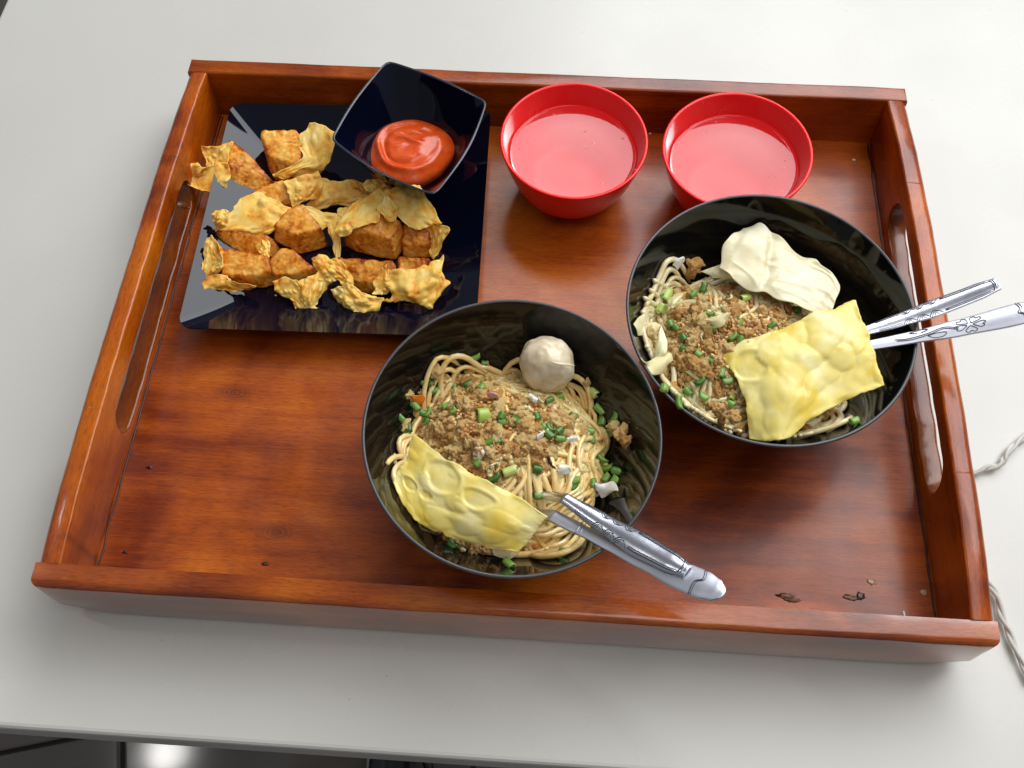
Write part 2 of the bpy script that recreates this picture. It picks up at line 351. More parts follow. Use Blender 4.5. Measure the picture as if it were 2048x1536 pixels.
# plywood base in one sheet
slab('base_board', -HX+T-.001, HX-T+.001, -HY+T-.001, HY-T+.001, .003, ZF, M_tray_floor, 60, 40, 1, None, .00012)
slab('front_board', -HX-.001, HX+.001, -HY, -HY+T, 0, .0500, M_wf, 60, 1, 1, lambda x, y: .0012*noise.noise(Vector((x*12, 3, 0))), .00025, .0042, 3, lambda e: e.verts[0].co.y < -HY+.001 and e.verts[1].co.y < -HY+.001)
slab('back_board', -HX-.001, HX+.001, HY-T, HY, 0, .0515, M_wx, 60, 1, 1, lambda x, y: .001*noise.noise(Vector((x*12, 9, 0))), .0002, .0018, 5, lambda e: e.verts[0].co.z > .05 and e.verts[1].co.z > .05)
def side_board(sx, seed, ys0, ys1, zs0, zs1, arch):
    y0, y1 = -HY+T, HY-T; n = 90
    def top(y):
        t = max(0, 1-(abs(y)/.18)**3.2); return .0508+arch*t+.0006*noise.noise(Vector((y*25, seed, 0)))
    def slot(y):
        if y <= ys0 or y >= ys1: return None
        r = (zs1-zs0)/2*1.25; d = min(y-ys0, ys1-y); k = 1 if d > r else math.sqrt(max(0, 1-(1-d/r)**2))
        zc = (zs0+zs1)/2; h = (zs1-zs0)/2*max(k, .02)
        w = .0011*noise.noise(Vector((y*70, seed+4, 0))); w2 = .0009*noise.noise(Vector((y*90, seed+8, 0)))
        return zc-h+w*k, zc+h+w2*k
    ys = sorted(set([y0+(y1-y0)*i/n for i in range(n+1)]+[ys0, ys1, ys0+.0006, ys1-.0006, ys0+.0025, ys1-.0025, ys0+.006, ys1-.006]))
    xi, xo = sx*(HX-T), sx*HX; V = []; F = []
    def add(*P):
        k = len(V); V.extend(P); F.append(tuple(range(k, k+len(P))))
    B = []
    bo = .0045; bi = .0015
    for y in ys:
        t = top(y); s = slot(y) or None
        # outline ring: lower bar and upper bar as separate loops
        B.append((y, t, s))
    def ringpts(y, zl, zh, roundtop, chamlow=0):
        r1, r2 = (bo if roundtop else .0022), (bi if roundtop else .0018)
        hh = zh-zl; r1 = min(r1, hh*.4); r2 = min(r2, hh*.4); lo = min(.0018 if chamlow else .0004, hh*.3)
        P = [(xi, zl+lo), (xi, zh-r2)]
        for k in (1, 2, 3):
            a = k*math.pi/6; P.append((xi+sx*r2*(1-math.cos(a)), zh-r2+r2*math.sin(a)))
        for k in (0, 1, 2, 3):
            a = k*math.pi/6; P.append((xo-sx*r1*(1-math.sin(a)), zh-r1+r1*math.cos(a)))
        P += [(xo, zl+lo), (xo-sx*lo, zl), (xi+sx*lo, zl)]
        return [(x, y, z) for x, z in P]
    def run(loops):
        k0 = len(V); m = len(loops[0])
        for L in loops: V.extend(L)
        for q in grid_faces(m, len(loops), True): F.append(tuple(k0+i for i in q))
        F.append(tuple(k0+i for i in range(m))); F.append(tuple(k0+(len(loops)-1)*m+i for i in range(m-1, -1, -1)))
    e1 = [b for b in B if b[0] <= ys0+1e-9]; e2 = [b for b in B if b[0] >= ys1-1e-9]; mid = [b for b in B if ys0 < b[0] < ys1]
    run([ringpts(y, .001, t, True) for y, t, s in e1]); run([ringpts(y, .001, t, True) for y, t, s in e2])
    lo0 = [ringpts(y, .001, s[0], False) for y, t, s in mid]; hi0 = [ringpts(y, s[1], t, True, 1) for y, t, s in mid]
    c1 = (zs0+zs1)/2
    lo0 = [ringpts(ys0-.0002, .001, c1+.001, False)]+lo0+[ringpts(ys1+.0002, .001, c1+.001, False)]
    hi0 = [ringpts(ys0-.0002, c1-.001, e1[-1][1]-.0002, True)]+hi0+[ringpts(ys1+.0002, c1-.001, e2[0][1]-.0002, True)]
    run(lo0); run(hi0)
    me = bpy.data.meshes.new('side_board'); me.from_pydata(V, [], F); me.validate(); me.materials.append(M_wy); me.materials.append(M_slot)
    bm = bmesh.new(); bm.from_mesh(me); bmesh.ops.recalc_face_normals(bm, faces=bm.faces)
    for v in bm.verts: v.co += nvec(v.co*70+Vector((seed, 0, 0)))*.0003
    for f in bm.faces:
        c = f.calc_center_median()
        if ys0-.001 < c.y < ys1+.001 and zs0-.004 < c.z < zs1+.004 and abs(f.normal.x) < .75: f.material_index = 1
    bm.to_mesh(me); bm.free(); me.polygons.foreach_set('use_smooth', [True]*len(me.polygons)); me.set_sharp_from_angle(angle=math.radians(38))
    return obj('side_board', me, tray)
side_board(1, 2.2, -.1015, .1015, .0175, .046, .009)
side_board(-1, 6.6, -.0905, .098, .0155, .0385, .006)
# rough dark filler at the ends of the slots, splinters, glue drips and nail marks
def blob(center, rx, ry, rz, mat, name, parent, seed=0, amp=.3, sub_=3, scale=2.):
    bm = bmesh.new(); bmesh.ops.create_icosphere(bm, subdivisions=sub_, radius=1)
    for v in bm.verts:
        k = 1+amp*noise.fractal(v.co*scale+Vector((seed*3.1, seed, -seed)), 1, 2, 3)
        v.co = Vector((v.co.x*rx*k, v.co.y*ry*k, v.co.z*rz*k))
    me = bpy.data.meshes.new(name); bm.to_mesh(me); bm.free(); me.materials.append(mat); me.polygons.foreach_set('use_smooth', [True]*len(me.polygons))
    return obj(name, me, parent, center)
M_scar = wood('knot scar', 'y', .35, seed=5, rough=.25)
for (x, y, z, l) in ((.244, .0985, .0195, .010), (.244, -.0955, .0185, .011), (-.243, -.085, .0165, .010), (-.243, .094, .0165, .012)):
    blob((x, y, z-.0012), .0058, l*.6, .0009, M_scar, 'knot_scar', tray, y*100, .5)
M_chip = plain('brown splinter', (.13, .045, .015), .5)
M_glue = plain('dried glue', (.38, .24, .14), .35)
for (u, v, a, b, m, nm) in ((1572, 1192, .0045, .0016, M_chip, 'splinter'), (1584, 1200, .004, .0012, M_chip, 'splinter'), (1703, 1196, .004, .0015, M_chip, 'splinter'), (1721, 1192, .0022, .0018, M_dark, 'nail_hole'), (1650, 1236, .0025, .002, M_scar, 'splinter'), (1676, 1242, .004, .001, M_scar, 'splinter'),
                           (1743, 1164, .0021, .0016, M_glue, 'glue_spot'), (1847, 1185, .0017, .0016, M_glue, 'glue_spot'), (530, 1128, .002, .0011, M_dark, 'nail_hole'), (300, 935, .0018, .0012, M_dark, 'nail_hole'), (250, 1104, .0014, .0012, M_dark, 'nail_hole'),
                           (1708, 320, .0012, .001, M_white, 'crumb_speck'), (1760, 238, .0012, .0012, M_white, 'crumb_speck'), (1000, 246, .001, .001, M_white, 'crumb_speck'), (1655, 275, .0012, .0008, M_white, 'crumb_speck'), (1808, 1228, .0006, .0018, M_white, 'crumb_speck'), (1300, 267, .0009, .0007, M_white, 'crumb_speck')):
    blob(atz(u, v, ZF), a, b, .0004, m, nm, tray, u*.1, .8, 3, 2.6)
# dark gap line between plywood and side boards
for sx in (-1, 1):
    pts = [(sx*(HX-T)-sx*(.0012+.0012*noise.noise(Vector((y*60, sx, 0)))), y, ZF+.0002) for y in [-.178+.356*i/80 for i in range(81)]]
    V, F = tube(pts, [.0005+.0005*abs(noise.noise(Vector((i*.4, sx, 2)))) for i in range(81)], 5); build('seam', V, F, M_dark, tray)


# ------------------------------------------------------------------ bowls
def tiltmat(loc, nx, ny): return Matrix.Translation(loc) @ Vector((nx, ny, 1)).to_track_quat('Z', 'Y').to_matrix().to_4x4()
def bowl(name, label, c, R, rimz, tilt, mat, rimmat, base_r, prof_k, th, group, flute=0):
    o = empty(name, (0, 0, 0), label, 'bowl', group); H = rimz-ZF
    o.matrix_world = tiltmat((c[0]-tilt[0]*H, c[1]-tilt[1]*H, ZF+.0003+abs(tilt[1])*base_r*.4), *tilt)
    n = 128
    outer = [(0.0001, .003), (base_r*.85, .003), (base_r*.9, .0), (base_r, .0), (base_r*1.03, .004)]
    for i in range(1, 15):
        t = i/14; outer.append((base_r*1.03+(R-base_r*1.03)*(t**prof_k), .004+(H-.004)*t))
    inner = []
    for i in range(14, -1, -1):
        t = i/14; inner.append((max(.0002, base_r*1.0+(R-base_r)*(t**prof_k)-th), .006+(H-.006)*t))
    inner.append((base_r*.5, .0055)); inner.append((.0001, .005))
    V, F = rings(outer[:-1]+[(R-.0003, H-.001)], n); build('outer_wall', V, F, mat, o)
    def rf(a, k): return 1+flute*math.sin(a*44)*min(1, k/4)*(1-k/17)
    V, F = rings([(r, z) for r, z in inner[:]], n if not flute else 264, rf if flute else None); F = [f[::-1] for f in F]; build('inner_wall', V, F, mat, o)
    lip = [(R-.0003, H-.001), (R+.0001, H-.0003), (R-.0001, H+.0003), (R-.0006, H+.0006), (R-th+.0004, H+.0005), (R-th, H)]
    V, F = rings(lip, n); build('rim', V, F, rimmat, o)
    return o
B1 = dict(c=(-.002, -.1034), R=.0792, z=.0840, tilt=(.045, -.06)); B2 = dict(c=(.1381, -.0217), R=.0815, z=.0844, tilt=(.026, -.05))
M_lip = plain('highlight grey black lip', (.05, .05, .055), .26)  # bowl lip coloured paler to stand in for its fine bright highlight
bowl('black_bowl', 'black noodle bowl in front holding a meatball and yellow sheet', B1['c'], B1['R'], B1['z'], B1['tilt'], M_black, M_lip, .033, .66, .0017, 'black noodle bowls', .0005)
bowl('black_bowl', 'black noodle bowl at right by the tray handle holding pale boiled wonton', B2['c'], B2['R'], B2['z'], B2['tilt'], M_black, M_lip, .033, .66, .0017, 'black noodle bowls')
for (c, lab, lab2, tl) in (((.0235, .1238), 'small red bowl of broth next to the navy plate', 'clear pinkish broth inside the red bowl next to the navy plate', (.0075, -.0466)), ((.1303, .1208), 'small red bowl of broth partly behind the right black bowl', 'clear pinkish broth inside the red bowl behind the right black bowl', (-.0236, -.05))):
    R, zr = .0488, .0597
    b = bowl('red_bowl', lab, c, R, zr, tl, M_red, M_red, .026, .46, .0022, 'small red broth bowls')
    bz = .0345; t = (bz-.006)/(zr-ZF-.006); rb = .026+(R-.026)*t**.46-.0022
    V, F = rings([(.0001, bz), (rb*.3, bz), (rb*.6, bz), (rb*.94, bz), (rb-.0008, bz+.0002), (rb-.0001, bz+.0008)], 96)
    br = build('broth', V, F, M_broth); br.matrix_world = b.matrix_world.copy()
    rd = random.Random(int(c[0]*1e4)); dv = []
    for _ in range(12):
        a_, q_ = rd.uniform(0, 6.28), rb*.93*rd.random()**.35; r_ = rd.uniform(.0004, .0013); vv, ff = rings([(.00005, .0003), (r_*.7, .00022), (r_, .00002)], 12)
        dv.append(([(x+q_*math.cos(a_), y+q_*math.sin(a_), z+bz+.0001) for x, y, z in vv], ff))
    V, F = merge(dv); od = build('oil_drops', V, F, M_oildrop, br); od['kind'] = 'stuff'
    tag(br, lab2, 'broth', 'broth in the red bowls')

# ------------------------------------------------------------------ plate and dish
def rrect(a, hw, hh, rc):
    """ray radius of a rounded rectangle"""
    ca, sa = abs(math.cos(a)), abs(math.sin(a)); r = min(hw/ca if ca > 1e-9 else 9, hh/sa if sa > 1e-9 else 9)
    x, y = r*ca, r*sa
    if x > hw-rc and y > hh-rc:
        cx, cy = hw-rc, hh-rc; b = ca*cx+sa*cy; c = cx*cx+cy*cy-rc*rc; r = b+math.sqrt(max(0, b*b-c))
    return r
def angles(n, hw, hh, rc):
    A = [2*math.pi*i/n for i in range(n)]
    c = math.atan2(hh, hw)
    for q in (c, math.pi-c, math.pi+c, 2*math.pi-c):
        A += [q+d*.006 for d in range(-16, 17)]
    return sorted(set(a % (2*math.pi) for a in A))
PL = Vector((-.1275, .0795, ZF)); PW, PH = .0935, .0955; PROT = math.radians(1.4)
plate = empty('square_plate', PL, 'square navy black plate holding the fried wontons', 'plate'); plate.rotation_euler.z = PROT
def plate_z(d):  # height above plate underside at distance d inside the rim edge
    t = max(0, min(1, 1-d/.040)); return .0035+.0165*t**1.55
A = angles(96, PW, PH, .009); N = len(A)
V = []; prof = []
for d in [0, .0006, .0015, .003, .006, .010, .014, .019, .025, .031, .037, .042, .055, .07]: prof.append((d, plate_z(d)))
for d, z in prof:
    for a in A:
        rc = max(.002, .009-d*.1)
        r = rrect(a, PW-d, PH-d, rc); V.append((r*math.cos(a), r*math.sin(a), z))
V.append((0, 0, plate_z(.09))); F = [f[::-1] for f in grid_faces(N, len(prof), True)]; k = (len(prof)-1)*N
F = [f[::-1] for f in F]; F += [(k+i, k+(i+1) % N, len(V)-1) for i in range(N)]
build('plate_top', V, F, M_navy, plate)
V = []; pr2 = [(-.0002, .0198), (0, .0186), (.004, .0155), (.014, .009), (.028, .0035), (.040, .0008), (.042, 0), (.05, 0)]
for d, z in [(0, .0200)]+pr2:
    for a in A:
        r = rrect(a, PW-d, PH-d, .009); V.append((r*math.cos(a), r*math.sin(a), z))
V.append((0, 0, 0)); F = [f[::-1] for f in grid_faces(N, len(pr2)+1, True)]; k = len(pr2)*N; F += [(k+(i+1) % N, k+i, len(V)-1) for i in range(N)]
build('plate_underside', V, F, M_navy, plate)
PZ = ZF+.0035
# dish
dc = (atz(775, 123, .066)+atz(975, 205, .066)+atz(870, 395, .066)+atz(662, 280, .066))/4
dx = (atz(975, 205, .066)-atz(662, 280, .066)); 
DZ = .0245; DH = .066-DZ
dish = empty('sauce_dish', (dc.x, dc.y, DZ), 'square navy black sauce dish resting on the plate corner with red sauce inside', 'dish')
cs = [atz(*q, .066)-dc for q in ((775, 123), (975, 205), (870, 395), (662, 280))]
def dish_r(a):
    # rounded quadrilateral through its four measured corners, edges slightly bowed out
    best = 9
    for i in range(4):
        p, q = cs[i].xy, cs[(i+1) % 4].xy; d = Vector((math.cos(a), math.sin(a))); e = q-p
        den = d.x*e.y-d.y*e.x
        if abs(den) < 1e-9: continue
        t = (p.x*e.y-p.y*e.x)/den; s = (p.x*d.y-p.y*d.x)/den
        if t > 0 and -.001 <= s <= 1.001:
            best = t+.0040*4*s*(1-s)
    return best
Ad = [2*math.pi*i/240 for i in range(240)]; raw = [dish_r(a) for a in Ad]
for _ in range(5): raw = [(raw[i-1]+raw[i]*1.4+raw[(i+1) % 240])/3.4 for i in range(240)]
def dprof(t): return t**2.1
def dish_shell(inner):
    V = []; K = 16
    for k in range(K+1):
        t = k/K; w = min(1, max(0, t)); sm = w*w*(3-2*w)
        for i, a in enumerate(Ad):
            rim = raw[i]-(.0018 if inner else 0); base = .021
            if t < .3: r = base*(t/.3)
            else:
                s = (t-.3)/.7; rr = base+(sum(raw)/240-.002-base)*s; r = rr*(1-s**1.2)+(base+(rim-base)*s)*s**1.2
            s = max(0, (t-.3)/.7); z = (DH-.0)*s**1.35+(.0025 if inner else 0)*(1-s)
            r = max(r, .0001); corner = (raw[i]-sum(raw)/240)*.10*s
            V.append((r*math.cos(a), r*math.sin(a), z+corner))
    return V, grid_faces(240, K+1, True)
Vi, Fi = dish_shell(True); build('inner_wall', Vi, Fi, M_navy, dish)
Vo, Fo = dish_shell(False); build('outer_wall', Vo, [f[::-1] for f in Fo], M_navy, dish)
Vr = []
for k in range(7):
    for i in range(240):
        a = Ad[i]; p, q = Vector(Vo[16*240+i]), Vector(Vi[16*240+i]); m = k/6; c = p.lerp(q, m); c.z += .0005*math.sin(math.pi*m); Vr.append(c)
M_lip2 = plain('polished navy lip', (.03, .035, .05), .12)
build('rim', Vr, grid_faces(240, 7, True), M_lip2, dish)
# sauce
sc = atz(817, 292, DZ+.014)
Vk = []; nr, na = 40, 110
for j in range(nr):
    t = (j+.001)/(nr-1)
    for i in range(na):
        a = 2*math.pi*i/na
        R = .0298*(1+.035*math.sin(2*a+.5)+.03*math.sin(3*a+1)+.02*math.sin(5*a)+.03*noise.noise(Vector((2.2*math.cos(a), 2.2*math.sin(a), 7)))); r = R*t
        z = .0085*max(0, 1-t**3.2)**.75
        x, y = r*math.cos(a)/.0298, r*math.sin(a)/.0298
        z += .0022*math.exp(-((t-.72+.05*math.sin(a*2))/.07)**2)*(.6+.4*math.sin(a-2.2)) if t < .97 else 0
        z -= .0018*math.exp(-((t-.56)/.07)**2)*(.5+.5*math.sin(a-2.4))
        z += .0016*math.exp(-((y-.12+.08*math.sin(x*6))/.07)**2)*math.exp(-(x/.33)**4)
        z -= .0012*math.exp(-((y-.25)/.06)**2)*math.exp(-((x)/.3)**4)
        z += .0008*noise.noise(Vector((x*3.5, y*6, 1)))*(1-t)
        z += .0007*noise.noise(Vector((x*2, y*2, 5)))*(1-t**4)
        Vk.append((r*math.cos(a), r*math.sin(a)*1.02, z))
for j in range(3):
    for i in range(na):
        v = Vk[(nr-1)*na+i]; Vk.append((v[0]*(1-.02*j), v[1]*(1-.02*j), -.003-.002*j))
kt = build('chili_ketchup', Vk, grid_faces(na, nr+3, True), M_chili, None, True, (sc.x, sc.y, DZ+.0085)); sub(kt, 1); tag(kt, 'glossy orange red chili sauce pooled in the dark square dish', 'sauce')

# ------------------------------------------------------------------ fried wontons
def K(cu, cv, z): return atz(340+cu/2.6485, 100+cv/2.6485, PZ+z*.001)
def wbody(pts, parent, seed, extra=()):
    P = [K(*p) for p in pts]; c = sum(P, Vector())/len(P); P = [Vector((c.x+(p.x-c.x)*1.1, c.y+(p.y-c.y)*1.1, p.z+.0005)) for p in P]
    B = [Vector((c.x+(p.x-c.x)*1.12+.0005, c.y+(p.y-c.y)*1.12-.0012, PZ+.0006)) for p in P]+[K(*p) for p in extra]
    bm = bmesh.new()
    for p in P+B: bm.verts.new(p)
    r = bmesh.ops.convex_hull(bm, input=bm.verts); bmesh.ops.delete(bm, geom=list({g for g in r['geom_interior']+r['geom_unused'] if isinstance(g, bmesh.types.BMVert)}), context='VERTS')
    me = bpy.data.meshes.new('tmp'); bm.to_mesh(me); bm.free()
    o = bpy.data.objects.new('tmp', me); COL.objects.link(o)
    m = o.modifiers.new('r', 'REMESH'); m.mode = 'VOXEL'; m.voxel_size = .00062
    s = o.modifiers.new('s', 'SMOOTH'); s.iterations = 2; s.factor = .5
    dg = bpy.context.evaluated_depsgraph_get(); ev = o.evaluated_get(dg); m2 = bpy.data.meshes.new_from_object(ev)
    bpy.data.objects.remove(o); 
    n = [v.normal.copy() for v in m2.vertices]
    for v, nn in zip(m2.vertices, n):
        p = v.co; q = p*1.0
        d = .0008+.0007*noise.noise(p*60+Vector((seed, 0, 0)))+.00035*noise.noise(p*190+Vector((0, seed, 0)))
        w = noise.noise(Vector((p.x*160+seed, p.y*160+noise.noise(p*90)*1.5, p.z*60))); d += .0004*(1-abs(w)*2)
        d -= .0006*max(0, noise.noise(p*420))
        v.co = p+nn*d
        if v.co.z < PZ+.0003: v.co.z = PZ+.0003
    m2.name = 'filling'; m2.materials.clear(); m2.materials.append(M_fry_body); m2.polygons.foreach_set('use_smooth', [True]*len(m2.polygons))
    return obj('filling', m2, parent)
def bubbles(seed, n, rmin, rmax):
    r = random.Random(seed); return [(r.random(), r.random(), r.uniform(rmin, rmax), r.choice((1, 1, 1, -.5))) for _ in range(n)]
def flap(rows, parent, seed, conv=K, mat=None, nb=16, amp=.0017, rag=.0016, th=.0008, nu=34, nv=26, br=(.05, .15), name='skin_flap', crk=.0012):
    rows = [[conv(*p) if not isinstance(p, Vector) else p for p in r] for r in rows]
    if conv is K and mat is None:
        al = [p for r in rows for p in r]; c = sum(al, Vector())/len(al); rows = [[Vector((c.x+(p.x-c.x)*1.17, c.y+(p.y-c.y)*1.17, p.z)) for p in r] for r in rows]
    V, a, b = loft(rows, nu, nv)
    asp = max(.3, min(3, (V[0]-V[(nv-1)*nu]).length/max(1e-5, (V[0]-V[nu-1]).length)))
    bb = bubbles(seed, nb, *br)
    def fn(u, v, p):
        h = 0
        for (bu, bv, r, s) in bb:
            d2 = ((u-bu)**2+((v-bv)*asp)**2)/(r*r)
            if d2 < 1: h += s*amp*math.sqrt(1-d2)*min(1, r/.1)
        return h+crk*noise.noise(p*140+Vector((seed, 0, 0)))+crk*.45*noise.noise(p*380+Vector((0, seed, 0)))
    V = disp_grid(V, nu, nv, fn)
    for k, p in enumerate(V):
        i, j = k % nu, k//nu; e = min(i, nu-1-i, j, nv-1-j)
        if e < 3: V[k] = p+nvec(p*260+Vector((seed, 0, 0)))*rag*(1-e/3)+nvec(p*90+Vector((seed, 5, 0)))*rag*(1-e/3)
    o = build(name, V, grid_faces(nu, nv), mat or M_fry_flap, parent); solid(o, th); sub(o, 1); return o
